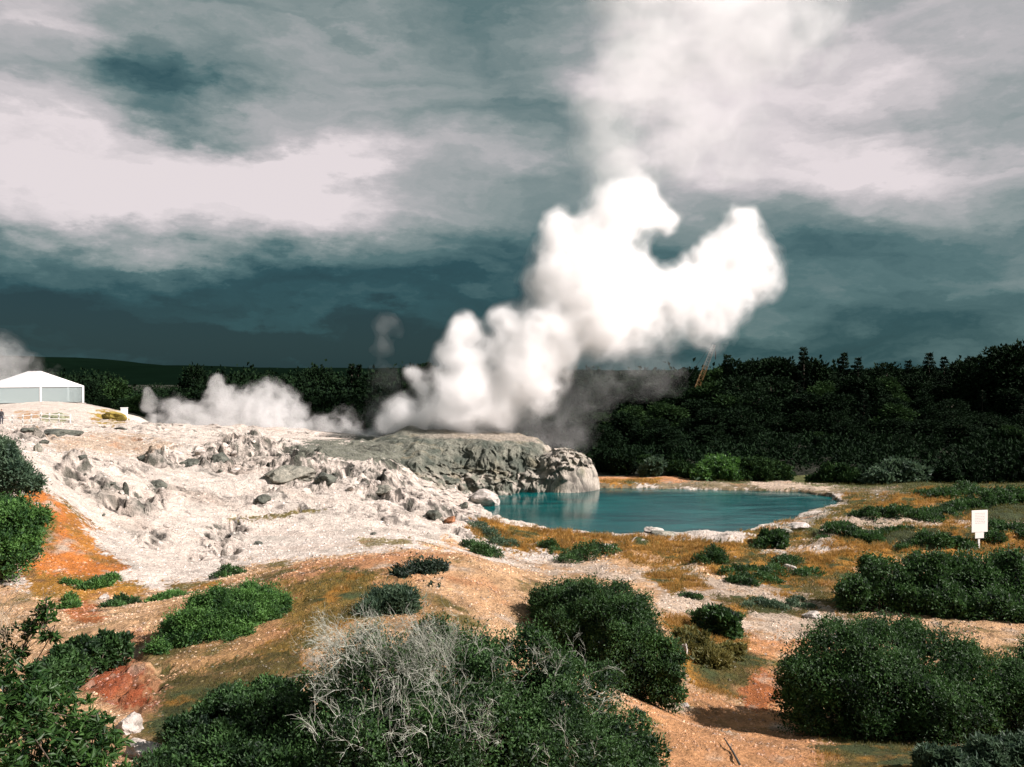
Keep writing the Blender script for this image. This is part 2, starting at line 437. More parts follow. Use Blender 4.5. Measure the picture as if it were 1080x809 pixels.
# ------------------------------------------------------------------ ground colours, by place
def rgb(*c_): return np.array(c_, np.float32)
WHITE = rgb(.535,.468,.41); CREAM = rgb(.40,.315,.24); PINK = rgb(.44,.275,.150); ORANGE = rgb(.42,.145,.032); OCHRE = rgb(.25,.125,.022)
TAN = rgb(.33,.19,.085); RED = rgb(.24,.065,.025); OLIVE = rgb(.085,.066,.018); MOSS = rgb(.035,.045,.016); GREY = rgb(.135,.138,.11); DARK = rgb(.018,.02,.012); GOLD = rgb(.31,.15,.026); RUST = rgb(.34,.115,.035)
ZONES = [ # name, colour, jitter, polygon
 ('soil', PINK, 10, [(-300,600),(40,615),(130,612),(190,606),(240,605),(250,600),(330,588),(430,578),(470,576),(500,584),(560,592),(640,590),(720,584),(800,580),(1400,560),(1400,1500),(-300,1500)]),
 ('white', WHITE, 6, [(100,612),(150,598),(215,600),(235,608),(190,622),(150,622)]),
 ('grass', OCHRE, 8, [(495,553),(530,549),(560,558),(620,566),(700,569),(790,568),(800,580),(860,585),(960,578),(1100,572),(1400,560),(1400,610),(1080,592),(960,592),(900,600),(900,650),(800,625),(760,600),(700,592),(640,588),(580,582),(520,578)]),
 ('grass', GOLD, 7, [(560,558),(690,567),(790,568),(795,580),(700,584),(620,580),(560,575)]),
 ('path', CREAM, 6, [(500,584),(560,592),(610,588),(650,600),(700,596),(735,597),(760,612),(850,628),(878,645),(900,655),(880,672),(800,668),(740,650),(700,645),(690,620),(650,610),(600,602),(540,600),(500,592)]),
 ('grass', OCHRE, 6, [(690,600),(715,596),(745,604),(735,618),(705,625),(690,615)]),
 ('grass', OLIVE, 6, [(742,628),(790,628),(850,640),(862,650),(800,646),(745,638)]),
 ('grass', OLIVE, 6, [(730,655),(780,655),(782,668),(740,664)]),
 ('grass', OCHRE, 8, [(700,650),(740,650),(800,672),(805,700),(775,740),(740,735),(715,700)]),
 ('grass', OLIVE, 8, [(735,675),(800,690),(795,715),(765,740),(740,712)]),
 ('grass', OLIVE, 8, [(880,600),(905,655),(840,625),(850,600)]),
 ('soil', ORANGE * .5 + PINK * .5, 9, [(780,664),(880,670),(900,660),(910,672),(850,680),(812,700),(818,740),(850,756),(830,780),(790,760),(775,730),(805,700)]),
 ('soil', RUST, 5, [(772,728),(800,705),(818,735),(800,752),(780,748)]),
 ('soil', PINK * .6 + ORANGE * .4, 9, [(655,720),(700,725),(760,745),(800,760),(860,770),(900,809),(900,900),(600,900),(690,790)]),
 ('grass', OLIVE, 12, [(836,748),(900,760),(980,780),(1080,800),(1400,900),(870,1200),(880,800)]),
 ('grass', OLIVE + OCHRE * .2, 10, [(985,690),(1080,690),(1400,700),(1400,760),(1080,740),(1010,700)]),
 ('soil', rgb(.17,.135,.08), 8, [(600,500),(760,498),(900,500),(1400,500),(1400,516),(900,526),(880,524),(842,521),(760,520),(600,520)]),
 # right shore
 ('mat', MOSS * 1.2 + OLIVE * .3, 8, [(730,480),(1400,480),(1400,530),(1000,522),(900,516),(885,514),(800,512),(735,508)]),
 ('grass', OLIVE + OCHRE * .3, 8, [(850,548),(890,535),(930,528),(960,560),(900,575),(850,572),(838,560)]),
 ('grass', GOLD, 6, [(880,540),(905,530),(960,520),(1090,516),(1400,510),(1400,570),(1090,572),(960,585),(850,572),(850,560),(880,555)]),
 ('mat', MOSS, 7, [(895,548),(960,545),(1010,530),(1075,526),(1085,540),(1020,546),(950,552)]),
 ('mat', MOSS, 7, [(872,558),(930,555),(1000,562),(1020,574),(960,577),(885,570)]),
 ('mat', MOSS, 6, [(1010,522),(1060,518),(1090,535),(1090,560),(1045,556)]),
 ('path', CREAM, 5, [(845,552),(890,542),(960,550),(1030,549),(1090,551),(1090,556),(980,556),(895,556),(870,572),(850,575),(838,560)]),
 ('grass', GOLD, 6, [(880,590),(960,576),(1090,570),(1090,584),(960,590)]),
 # mound on the near left
 ('soil', TAN, 12, [(170,640),(250,612),(330,594),(430,584),(520,590),(575,625),(560,655),(480,650),(430,660),(330,700),(250,720),(200,720)]),
 ('soil', PINK, 8, [(440,600),(520,588),(572,620),(570,648),(470,655),(455,625)]),
 ('soil', RUST * .5 + PINK * .5, 6, [(230,622),(330,594),(430,583),(480,583),(470,590),(420,600),(330,606),(260,622)]),
 ('grass', OLIVE + OCHRE * .35, 12, [(280,612),(360,603),(420,602),(410,645),(340,680),(290,700),(230,715),(300,660)]),
 ('grass', OLIVE, 10, [(180,705),(300,690),(330,700),(310,760),(330,850),(180,850),(150,740)]),
 ('soil', rgb(.28,.14,.07), 8, [(40,690),(110,668),(160,668),(175,720),(160,760),(120,745),(70,725)]),
 ('soil', RED, 7, [(78,705),(120,690),(160,705),(160,740),(130,745),(95,730)]),
 # left foot of the terrace
 ('soil', ORANGE, 7, [(5,560),(28,512),(52,518),(75,545),(118,580),(128,600),(100,618),(40,612),(20,600)]),
 ('soil', OCHRE * .6 + ORANGE * .4, 7, [(62,530),(85,545),(122,585),(118,598),(90,585),(66,552)]),
 ('soil', OCHRE, 6, [(28,600),(100,610),(150,618),(155,626),(100,634),(40,630)]),
 ('soil', GOLD, 4, [(80,622),(150,617),(152,626),(90,632)]),
 ('soil', OCHRE, 5, [(178,612),(230,608),(246,616),(200,622),(176,620)]),
 ('soil', RUST, 6, [(60,634),(100,632),(110,650),(80,656)]),
 ('white', GREY, 6, [(300,474),(325,464),(430,456),(520,470),(520,530),(498,522),(470,508),(440,497),(400,488),(350,483),(318,482)]),
 # far shore and terrace stains
 ('soil', RUST * .5 + PINK * .5, 5, [(618,490),(700,486),(740,492),(740,508),(650,510),(622,508)]),
 ('grass', GOLD, 3, [(630,506),(694,503),(696,512),(640,513)]),
 ('soil', CREAM, 3, [(790,509),(820,507),(885,514),(875,517),(800,513)]),
 ('grass', OLIVE + OCHRE * .25, 6, [(770,580),(795,558),(838,548),(846,541),(868,536),(892,531),(885,522),(905,520),(935,530),(890,546),(862,558),(850,572),(800,580)]),
 ('soil', rgb(.24,.21,.16), 5, [(800,560),(838,549),(850,541),(868,536),(880,540),(850,553),(820,562)]),
 ('soil', CREAM, 6, [(40,462),(130,456),(190,470),(150,477),(60,474)]),
 ('soil', OLIVE + rgb(.06,.05,.02), 3, [(238,548),(300,540),(345,536),(330,541),(270,548)]),
 ('soil', rgb(.22,.18,.09), 3, [(370,572),(430,568),(438,572),(380,577)]),
 ('soil', rgb(.25,.17,.03), 5, [(100,436),(118,430),(132,440),(128,446),(104,446)]),
 ('soil', rgb(.24,.24,.14), 4, [(42,438),(70,436),(72,444),(46,445)]),
 ('soil', rgb(.38,.25,.15), 5, [(18,436),(42,434),(44,442),(20,444)]),
]
jit = fbm(GX / 2.4, GY / 2.4, .4, 7, .66) + _rs.normal(size=GX.shape) * .22; jit2 = fbm(GX / 2.4, GY / 2.4, 7.4, 7, .66) + _rs.normal(size=GX.shape) * .22
VC = np.zeros(GX.shape + (3,), np.float32); VC[:] = WHITE
KIND = np.zeros(GX.shape, np.int8)          # 0 white, 1 soil, 2 grass, 3 path, 4 mat
kn = {'white': 0, 'soil': 1, 'grass': 2, 'path': 3, 'mat': 4}
# white ground gets faint pink and grey streaks of its own
st = fbm(GX / 7, GY / 2.2, 3.0, 4)
VC += (np.clip(st, 0, 1) * .5)[..., None] * (rgb(.42,.31,.24) - WHITE)
VC += (np.clip(-fbm(GX / 3, GY / 2, 8.0, 4), 0, 1) * .6)[..., None] * (rgb(.24,.24,.21) - WHITE)
vis = GY > 5
patA = fbm(GX / 2.1, GY / 2.1, 33.0, 6, .62); patB = fbm(GX / 1.5, GY / 1.5, 44.0, 6, .62)
for (nm, colr, jp, poly) in ZONES:
    poly = np.array(poly, float)
    b0, b1 = poly.min(0) - 30, poly.max(0) + 30
    ii = np.where(vis & (PX > b0[0]) & (PX < b1[0]) & (PY > b0[1]) & (PY < b1[1]))
    xx = PX[ii] + jit[ii] * jp * 2.0; yy = PY[ii] + jit2[ii] * jp * 1.15
    ins = inpoly(xx, yy, poly)
    k = (ii[0][ins], ii[1][ins])
    v_ = (1 + .22 * np.clip(jit[k], -1.5, 1.5))[:, None]
    VC[k] = colr * v_; KIND[k] = kn[nm]
soil = KIND == 1
def blend(mask, k, colr):
    k = np.clip(k, 0, 1)[..., None] * mask[..., None]; VC[:] = VC + k * (colr - VC)
nearm = smooth(48, 40, GY)
blend(soil, (patA - .22) * 3.0 * nearm * .7, OLIVE * 1.3); blend(soil, (-patA - .34) * 3.0 * .45, RUST * .6 + PINK * .4); blend(soil, (patB - .35) * 2.5 * .7, CREAM)
blend(soil, (-patB - .38) * 3 * .6 * nearm, rgb(.13, .075, .035))
gm = KIND == 2
blend(gm, (patA - .1) * 3 * .75, MOSS * 1.3); blend(gm, (-patA - .25) * 3 * .6, TAN); blend(gm, (patB - .3) * 3 * .7, GOLD)
blend(KIND == 3, (patB - .2) * 2 * .6, TAN)
KIND[gm & (patA > .3)] = 4
beh = GY <= 5
VC[beh] = OLIVE; KIND[beh] = 2
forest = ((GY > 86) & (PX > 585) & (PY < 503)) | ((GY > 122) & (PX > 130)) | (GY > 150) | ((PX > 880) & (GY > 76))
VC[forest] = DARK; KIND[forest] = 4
# rough sinter: lichen-grey patches, plus crevice shade painted into the colour
rk = (GR > .05) & (KIND == 0)
lich = np.clip(fbm(GX / .9, GY / .9, 5.5, 5) * 2.6 - .15, 0, 1) * np.clip(GR * 2, 0, 1)
lg = .4 * lich[..., None] * rk[..., None]
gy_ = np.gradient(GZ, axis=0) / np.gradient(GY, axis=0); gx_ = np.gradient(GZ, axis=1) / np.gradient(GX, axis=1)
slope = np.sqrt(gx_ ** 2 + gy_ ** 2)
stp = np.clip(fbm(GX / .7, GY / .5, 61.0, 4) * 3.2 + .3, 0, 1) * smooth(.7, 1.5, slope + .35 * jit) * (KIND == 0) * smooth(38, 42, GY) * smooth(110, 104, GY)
VC += stp[..., None] * .9 * (rgb(.045,.05,.038) - VC)  # crevice darkness painted onto the steep faces
pitm = np.clip(-fbm(GX / .55, GY / .4, 15.5, 4) * 3.4 - .75, 0, 1) * np.clip(GR * 2.5, 0, 1) * (KIND == 0)
VC += lg * (rgb(.085,.095,.08) - VC) * .85
shore_band = (GS > -.4) & (GS < .40 + .4 * jit) & (GY < 67) & (PX < 850)
crkm = np.clip(1 - np.abs(noise(GX / 1.5 + .7 * jit, GY / 1.0 + .7 * jit2, 77.0)) * 16, 0, 1) * np.clip(GR * 2, 0, 1) * smooth(-.1, .35, fbm(GX / 3, GY / 2, 81.0, 3)) * (KIND == 0)
VC *= (1 - .8 * pitm)[..., None] * (1 - .75 * crkm)[..., None]  # shade of pits and cracks put into the ground colour
VC[shore_band] = rgb(.40,.36,.31)
VC[GS < -.15] = rgb(.01,.12,.12)

idx = np.arange(GX.size).reshape(GX.shape)
Fq = np.stack([idx[:-1, :-1], idx[:-1, 1:], idx[1:, 1:], idx[1:, :-1]], -1).reshape(-1, 4)
m, nt = new_mat('ground_earth'); T = NT(nt)
at = T.n('ShaderNodeAttribute', attribute_name='Col'); tcn = T.n('ShaderNodeTexCoord')
n1 = T.n('ShaderNodeTexNoise', inp={'Vector': tcn.outputs['Object'], 'Scale': 1.7, 'Detail': 8.0, 'Roughness': 0.68})
n2 = T.n('ShaderNodeTexNoise', inp={'Vector': tcn.outputs['Object'], 'Scale': 11.0, 'Detail': 6.0, 'Roughness': 0.7})
n3 = T.n('ShaderNodeTexVoronoi', inp={'Vector': tcn.outputs['Object'], 'Scale': 9.0})
k1 = T.math('MULTIPLY_ADD', n1.outputs[0], 1.5, 0.25)
k2 = T.math('MULTIPLY_ADD', n2.outputs[0], 1.3, 0.35)
colr = T.n('ShaderNodeVectorMath', operation='SCALE', inp={0: at.outputs['Color'], 'Scale': T.math('MULTIPLY', k1, k2)})
spk = T.ramp(n2.outputs[0], [(0.30, (0.35, .33, .3)), (0.40, (1, 1, 1))])
colr = T.mix(0.6, colr.outputs[0], T.mix(1.0, colr.outputs[0], spk, 'MULTIPLY'))
hh = T.math('ADD', T.math('MULTIPLY', n1.outputs[0], 1.0), T.math('ADD', T.math('MULTIPLY', n2.outputs[0], .35), T.math('MULTIPLY', n3.outputs[0], .10)))
bp = T.n('ShaderNodeBump', inp={'Strength': 1.0, 'Distance': 0.34, 'Height': hh})
b = T.n('ShaderNodeBsdfPrincipled', inp={'Base Color': colr, 'Roughness': 0.93, 'Normal': bp.outputs[0]})
b.inputs['Specular IOR Level'].default_value = 0.2
T.link(b.outputs[0], T.n('ShaderNodeOutputMaterial').inputs[0])
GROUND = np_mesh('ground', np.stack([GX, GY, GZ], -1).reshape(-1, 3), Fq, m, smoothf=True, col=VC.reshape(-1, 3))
tag(GROUND, 'pale geothermal ground of white sinter, orange soil and ochre grass', 'ground', kind='structure')

# ------------------------------------------------------------------ pool water
m, nt = new_mat('pool_water'); T = NT(nt)
tcn = T.n('ShaderNodeTexCoord')
mp = T.n('ShaderNodeMapping', inp={'Vector': tcn.outputs['Object'], 'Scale': (1.0, 1.6, 1.0)})
n1 = T.n('ShaderNodeTexNoise', inp={'Vector': mp.outputs[0], 'Scale': 1.6, 'Detail': 5.0, 'Roughness': 0.6})
mp2 = T.n('ShaderNodeMapping', inp={'Vector': tcn.outputs['Object'], 'Scale': (0.5, 2.0, 1.0)})
n2 = T.n('ShaderNodeTexNoise', inp={'Vector': mp2.outputs[0], 'Scale': 0.30, 'Detail': 5.0, 'Distortion': 1.2})
rgh = T.math('MULTIPLY_ADD', n2.outputs[0], .30, -.05)
cc = T.ramp(n2.outputs[0], [(.36, (.0003, .026, .029)), (.62, (.001, .072, .071))])
bp = T.n('ShaderNodeBump', inp={'Strength': 0.22, 'Distance': 0.05, 'Height': n1.outputs[0]})
b = T.n('ShaderNodeBsdfPrincipled', inp={'Base Color': cc, 'Roughness': rgh, 'IOR': 1.33, 'Specular IOR Level': .26, 'Normal': bp.outputs[0]})
T.link(b.outputs[0], T.n('ShaderNodeOutputMaterial').inputs[0])
mb = MB(); c0 = POOLW.mean(0)
grow = [c0 + (p - c0) * (1 + 2.5 / np.linalg.norm(p - c0)) for p in POOLW]
mb.poly([(p[0], p[1], 0) for p in grow][::1]); water = mb.build('pool_water', m)
tag(water, 'still turquoise hot pool water below the grey sinter mound', 'water', kind='structure')
# ------------------------------------------------------------------ grey sinter mound with the geyser vents
FOOT = np.array([(-20.5,82),(-17,74),(-12.5,68.5),(-8,66),(-5,67.5),(-3.2,70.2),(-.6,70.6),(1.6,71.6),(3.9,72.4),(5.8,73.2),(7.1,75.2),(7.3,78.5),(6.2,84),(3,91),(-6,95),(-15,94),(-20,89)], float)
mx, my = np.meshgrid(np.arange(-22.5, 9.2, .062), np.concatenate([np.arange(63.5, 82, .062), np.arange(82, 97, .16)]))
wx = mx + .8 * fbm(mx / 3, my / 3, 1.5, 3) + .22 * fbm(mx / .7, my / .7, 2.5, 3); wy = my + .8 * fbm(mx / 3, my / 3, 6.5, 3) + .22 * fbm(mx / .7, my / .7, 9.5, 3)
ins = inpoly(wx, wy, FOOT); d = polydist(wx, wy, FOOT); sd = np.where(ins, d, -d)
Wd = np.interp(mx, [-20, -9, -5, -2, 8], [10, 9.0, 6.8, 5.2, 4.4])
t = np.clip(sd / Wd, -.3, 1)
prof = np.interp(t, [-.3, 0, .08, .22, .34, .45, .62, .72, .85, 1], [-.3, 0, .24, .37, .46, .50, .74, .84, .93, 1.0])
profl = np.interp(t, [-.3, 0, .15, .5, .8, 1], [-.3, 0, .30, .68, .9, 1])
bl = smooth(-9, -4, mx)
prof = prof * bl + profl * (1 - bl)
top = np.interp(mx, [-21, -16, -10.5, -9, -3, 2, 4.2, 5.5, 6.6, 8], [4.1, 4.55, 4.8, 4.7, 4.65, 4.35, 3.8, 3.45, 2.9, 2.0])
# the rounded boulder-like nose at the right end
nose = np.clip(1 - ((mx - 4.6) / 3.2) ** 2 - ((my - 75.6) / 3.6) ** 2, 0, 1) ** .5 * 3.55
mz = prof * top - .35
mz = np.maximum(mz, nose - .1 + .1 * fbm(mx / .8, my / .8, 3.0, 3))
mz += .22 * np.clip(t * 3, 0, 1) * fbm(mx / 2.2, my / 2.2, 3.3, 4) * np.clip(1.25 - t, .3, 1) + .10 * fbm(mx / .6, my / .6, 1.3, 4) * np.clip(t * 4, 0, 1)
# low vent lip around the geyser
lip = np.exp(-(((mx + 9.9) / 1.0) ** 2 + ((my - 84) / 1.5) ** 2)) * .55 + np.exp(-(((mx + 7.0) / 2.0) ** 2 + ((my - 84) / 1.2) ** 2)) * .25
mz += lip
# terracettes, lumps and hanging flutes on the steep face
face = smooth(.0, .08, t) * smooth(.9, .66, t) * (.3 + .7 * bl)
lum = np.clip(ridged(mx / 1.6, my / 1.6, mz / 1.2, 4) - .2, 0, 1.6)
dy = -face * (.8 * lum * smooth(.62, .45, t) + .28 * lum + .20 * fbm(mx / .45, mz / 2.2, my / 3, 4) + .22 * fbm(mx / .22, mz / .9, 4.0, 3))
dx = face * .35 * fbm(mx / .8, mz / .8, my / .8 + 9, 3)
crk = np.clip(1 - np.abs(noise((mx - my * .3) / 1.15 + .5 * noise(mx, my, mz), mz / 2.5 + mx / 3.0, 1.0)) * 14, 0, 1) * smooth(2.2, 3.4, mx)
mz -= crk * .16
MC = np.zeros(mx.shape + (3,), np.float32)
g1 = rgb(.125, .125, .098); g2 = rgb(.055, .066, .05); cr_ = rgb(.36, .32, .27)
nn = np.clip(fbm(mx / 1.6, my / 1.6, mz, 5) + .5, 0, 1)[..., None]
MC[:] = g2 + (g1 * 1.25 - g2) * nn
up = smooth(.92, 1.0, t)[..., None] * smooth(-12, -4, mx)[..., None]
MC += up * .7 * (rgb(.30,.25,.20) - MC)
lowp = (smooth(.42, .25, t) * np.clip(fbm(mx / .8, my / .8, mz / .8, 4) * 3 + .35, 0, 1))[..., None] * smooth(-10, -6, mx)[..., None]
MC += lowp * .8 * (cr_ - MC)
rt = (smooth(1.9, 3.6, mx + .5 * fbm(mx, my, mz, 3)) * np.clip(.75 + fbm(mx / .7, my / .7, mz / .7, 4), 0, 1))[..., None]
MC += rt * (cr_ - MC)
MC *= (1 - .75 * crk)[..., None]
lf = smooth(-15, -20, mx + 1.5 * jit[0, 0])[..., None]
MC += lf * .6 * (rgb(.30,.28,.24) - MC)
yel = np.clip(fbm(mx / 2.5, my / 1.2, 4.0, 4) * 2 - .3, 0, 1)[..., None]
MC += yel * .5 * (rgb(.20,.165,.10) - MC)
vert = np.stack([mx + dx, my + dy, mz], -1).reshape(-1, 3)
idx = np.arange(mx.size).reshape(mx.shape)
Fq = np.stack([idx[:-1, :-1], idx[:-1, 1:], idx[1:, 1:], idx[1:, :-1]], -1).reshape(-1, 4)
keep = (t > -.12).reshape(-1) | (nose.reshape(-1) > 0)
Fq = Fq[keep[Fq].any(1)]
m, nt = new_mat('mound_rock'); T = NT(nt)
at = T.n('ShaderNodeAttribute', attribute_name='Col'); tcn = T.n('ShaderNodeTexCoord')
mp = T.n('ShaderNodeMapping', inp={'Vector': tcn.outputs['Object'], 'Scale': (1.0, 1.0, .45)})
n1 = T.n('ShaderNodeTexNoise', inp={'Vector': mp.outputs[0], 'Scale': 2.2, 'Detail': 9.0, 'Roughness': 0.72})
n2 = T.n('ShaderNodeTexNoise', inp={'Vector': mp.outputs[0], 'Scale': 9.0, 'Detail': 5.0, 'Roughness': 0.7})
kk = T.math('MULTIPLY', T.math('MULTIPLY_ADD', n1.outputs[0], 1.6, .2), T.math('MULTIPLY_ADD', n2.outputs[0], 1.3, .35))
cc = T.n('ShaderNodeVectorMath', operation='SCALE', inp={0: at.outputs['Color'], 'Scale': kk})
bp = T.n('ShaderNodeBump', inp={'Strength': 1.0, 'Distance': 0.25, 'Height': T.math('ADD', n1.outputs[0], T.math('MULTIPLY', n2.outputs[0], .4))})
b = T.n('ShaderNodeBsdfPrincipled', inp={'Base Color': cc.outputs[0], 'Roughness': 0.9, 'Normal': bp.outputs[0]})
T.link(b.outputs[0], T.n('ShaderNodeOutputMaterial').inputs[0])
mound = np_mesh('sinter_mound', vert, Fq, m, smoothf=True, col=MC.reshape(-1, 3))
tag(mound, 'large grey-green sinter mound beside the turquoise pool with steam rising from it', 'rock mound', kind='thing')
# ------------------------------------------------------------------ steam: closed bodies of even density, nested from thin to dense
def surface_nets(S, iso, org, h):
    """closed quad surface of S == iso on a regular grid"""
    A_ = S > iso
    nx, ny, nz = S.shape
    cs = [(i, j, k) for i in (0, 1) for j in (0, 1) for k in (0, 1)]
    sl = lambda i, j, k: (slice(i, nx - 1 + i), slice(j, ny - 1 + j), slice(k, nz - 1 + k))
    cnt = sum(A_[sl(*c_)].astype(np.int8) for c_ in cs)
    act = (cnt > 0) & (cnt < 8)
    ai = np.argwhere(act); n = len(ai)
    if n == 0: return None
    ids = np.full(act.shape, -1, np.int64); ids[act] = np.arange(n)
    vals = {c_: S[ai[:, 0] + c_[0], ai[:, 1] + c_[1], ai[:, 2] + c_[2]] for c_ in cs}
    acc_ = np.zeros((n, 3)); k_ = np.zeros(n)
    for c1 in cs:
        for ax in range(3):
            if c1[ax]: continue
            c2 = list(c1); c2[ax] = 1; c2 = tuple(c2)
            a, b_ = vals[c1], vals[c2]; cr = (a > iso) != (b_ > iso)
            tt = np.where(cr, (iso - a) / np.where(cr, b_ - a, 1), 0)
            p = np.repeat(np.array([c1], float), n, 0); p[:, ax] = tt
            acc_ += p * cr[:, None]; k_ += cr
    Vt = (ai + acc_ / k_[:, None]) * h + org
    faces = []
    for ax in range(3):
        o1, o2 = [a for a in range(3) if a != ax]
        s0 = [slice(1, -1)] * 3; s1 = [slice(1, -1)] * 3
        s0[ax] = slice(0, -1); s1[ax] = slice(1, None)
        E0, E1 = A_[tuple(s0)], A_[tuple(s1)]
        cr = np.argwhere(E0 != E1)
        sgn = E0[tuple(cr.T)]
        base = cr.copy(); base[:, o1] += 1; base[:, o2] += 1
        def cell(d1, d2):
            q = base.copy(); q[:, o1] += d1; q[:, o2] += d2; return ids[q[:, 0], q[:, 1], q[:, 2]]
        quad = np.stack([cell(-1, -1), cell(0, -1), cell(0, 0), cell(-1, 0)], 1)
        flip = sgn if ax != 1 else ~sgn
        quad[~flip] = quad[~flip][:, ::-1]
        faces.append(quad)
    return Vt, np.concatenate(faces)

def steam(name, label, blobs, h, levels, nz_amp=.42, nz_scale=5.0, floor=None, group=None, seed=0.0, soft=1.0):
    """blobs: px, py, radius px, D, weight"""
    B = []
    for b_ in blobs:
        px, py, r, D = b_[:4]; wgt = b_[4] if len(b_) > 4 else 1.0
        c_ = P(px, py, D); B.append((c_.x, c_.y, c_.z, r * D / F, wgt))
    B = np.array(B); rr = B[:, 3]
    lo = (B[:, :3] - rr[:, None] * 1.25).min(0) - 2 * h; hi = (B[:, :3] + rr[:, None] * 1.25).max(0) + 2 * h
    if floor is not None: lo[2] = floor - 2 * h
    n_ = np.ceil((hi - lo) / h).astype(int)
    X, Y, Z = np.meshgrid(*[lo[i] + np.arange(n_[i]) * h for i in range(3)], indexing='ij')
    wa = nz_scale * .16
    X2 = X + wa * fbm(X / nz_scale, Y / nz_scale, Z / nz_scale + seed, 3); Y2 = Y + wa * fbm(X / nz_scale, Y / nz_scale, Z / nz_scale + 30 + seed, 3); Z2 = Z + wa * fbm(X / nz_scale, Y / nz_scale, Z / nz_scale + 60 + seed, 3)
    S = np.zeros(X.shape); ks = 9.0
    for (x, y, z, r, wgt) in B:
        dd = np.sqrt((X2 - x) ** 2 + ((Y2 - y) * 1.1) ** 2 + (Z2 - z) ** 2) / r
        S += np.exp(ks * np.clip(wgt * (1.15 - dd) , -1, 2)) - math.exp(-ks)
    S = np.log(np.maximum(S, 1e-9)) / ks
    # billows: cauliflower lobes (puffy outwards), several sizes
    bil = 0; a_, f_ = 1.0, 1.0
    for i in range(5):
        q = nz_scale * .62 / f_
        bil = bil + a_ * (.38 - np.abs(noise(X / q + 5 * i, Y / q + seed, Z / q + 7 * i)) * 1.5)*1.0
        a_ *= .55; f_ *= 2.05
    S = S + nz_amp * (-bil if False else bil) * np.clip(S * 3 + .8, 0, 1)
    if floor is not None: S = np.where(Z < floor, -1, S)
    for s_ in (0, -1):
        S[s_] = -1; S[:, s_] = -1; S[:, :, s_] = -1
    root = None
    for i, (iso, dens, an) in enumerate(levels):
        r_ = surface_nets(S, iso, lo, h)
        if r_ is None: continue
        Vt, Fc = r_
        mt = vol_mat('steam_%d' % i, dens, aniso=an)
        o = np_mesh(name if root is None else ('steam_body' if i < len(levels) - 1 else 'steam_core'), Vt, Fc, mt, parent=root, smoothf=True)
        if root is None: root = o; tag(o, label, 'steam', group, 'thing')
    return root

z2 = lambda x, y: (380 + x / 2.25, 160 + y / 2.25)   # helper for the close-up the shapes were read from
G = 84.0
main = []
def zb(x, y, r, dd=0, wg=1.0):
    p = z2(x, y); lean = max(0, (560 - y) / 560) * 9 + max(0, (x - 620) / 300) * 7
    main.append((p[0], p[1], r / 2.25, G + dd + lean, wg))
for a_ in [(240,395,30),(250,440,44),(228,475,44),(262,510,60),(350,410,52),(130,530,28),(142,565,26,1),(98,618,42),(150,640,44),(250,570,85),(230,620,80),(380,530,95,1),(310,600,66),(455,430,85),
           (420,480,80),(475,320,85),(495,250,75),(480,190,48),(470,165,34),(545,200,70),(560,260,85),(620,150,75),(650,105,52),(675,90,38),(700,140,50),(725,160,36),(745,155,22),
           (560,390,95,1),(560,330,100),(640,370,72,2),(620,310,80,1),(690,310,50,2),(740,330,62,2),(800,310,62,3),(830,255,50,3),(885,240,60,3,.9),(905,185,50,3,.85),(905,152,32,3,.8),(915,290,60,3,.8),(940,250,48,3,.75),(870,350,60,3,.8),
           (955,310,46,3,.6),(800,380,60,3,.6),(720,400,60,3,.45),(650,430,50,3,.35),(840,420,45,3,.5),
           (70,640,30),(450,490,60,2,.8),(400,560,50,2,.5)]:
    zb(*a_)
steam('geyser_steam', 'tall bright white steam plume billowing from the grey mound beside the pool', main, .25,
      [(-.09, .022, .2), (.01, .045, .2), (.12, .09, .1), (.26, .20, .0), (.44, .40, 0.0)], nz_amp=.43, nz_scale=4.8, floor=3.9)
# thin grey steam trailing under the plume to the right of the vents
steam('drifting_steam', 'thin grey steam trailing low behind the white plume on the mound', [(555,440,34,92,.7),(590,430,34,93,.6),(620,400,34,93,.5),(650,380,36,93,.45),(690,385,30,93,.35),(600,455,26,92,.5),(560,460,24,90,.6),(530,455,20,90,.7),(600,472,12,82,.6)], .5,
      [(.02, .012, .3), (.2, .018, .3), (.4, .03, .2)], nz_amp=.6, nz_scale=4.2, floor=1.0, seed=4.0)
# tall faint column above the plume
steam('rising_steam', 'faint broad column of steam rising above the white plume', [(650,190,34,104,.8),(645,150,40,106,.8),(650,110,42,108,.85),(680,160,40,108,.6),(672,70,46,110,1),(690,30,50,112,1),(700,100,46,112,.8),(735,60,46,114,.9),(730,120,40,113,.6),(750,10,55,116,.9),(765,95,34,114,.5),(770,150,34,115,.4),(800,40,50,118,.5),(740,-60,80,118,.9),(660,-50,60,114,.9),(840,0,60,120,.4),(720,165,30,112,.5)], .75,
      [(.02, .008, .2), (.14, .013, .2), (.28, .022, .2), (.44, .035, .1)], nz_amp=.75, nz_scale=12, seed=9.0)
steam('wispy_steam', 'thin upright wisp of steam left of the white plume', [(402,430,16,96,.6),(405,400,14,96,.55),(403,370,12,96,.5),(408,345,14,97,.4),(393,445,14,95,.5)], .4,
      [(.02, .018, .3), (.25, .03, .2)], nz_amp=.5, nz_scale=6, floor=3.8, seed=14.0)
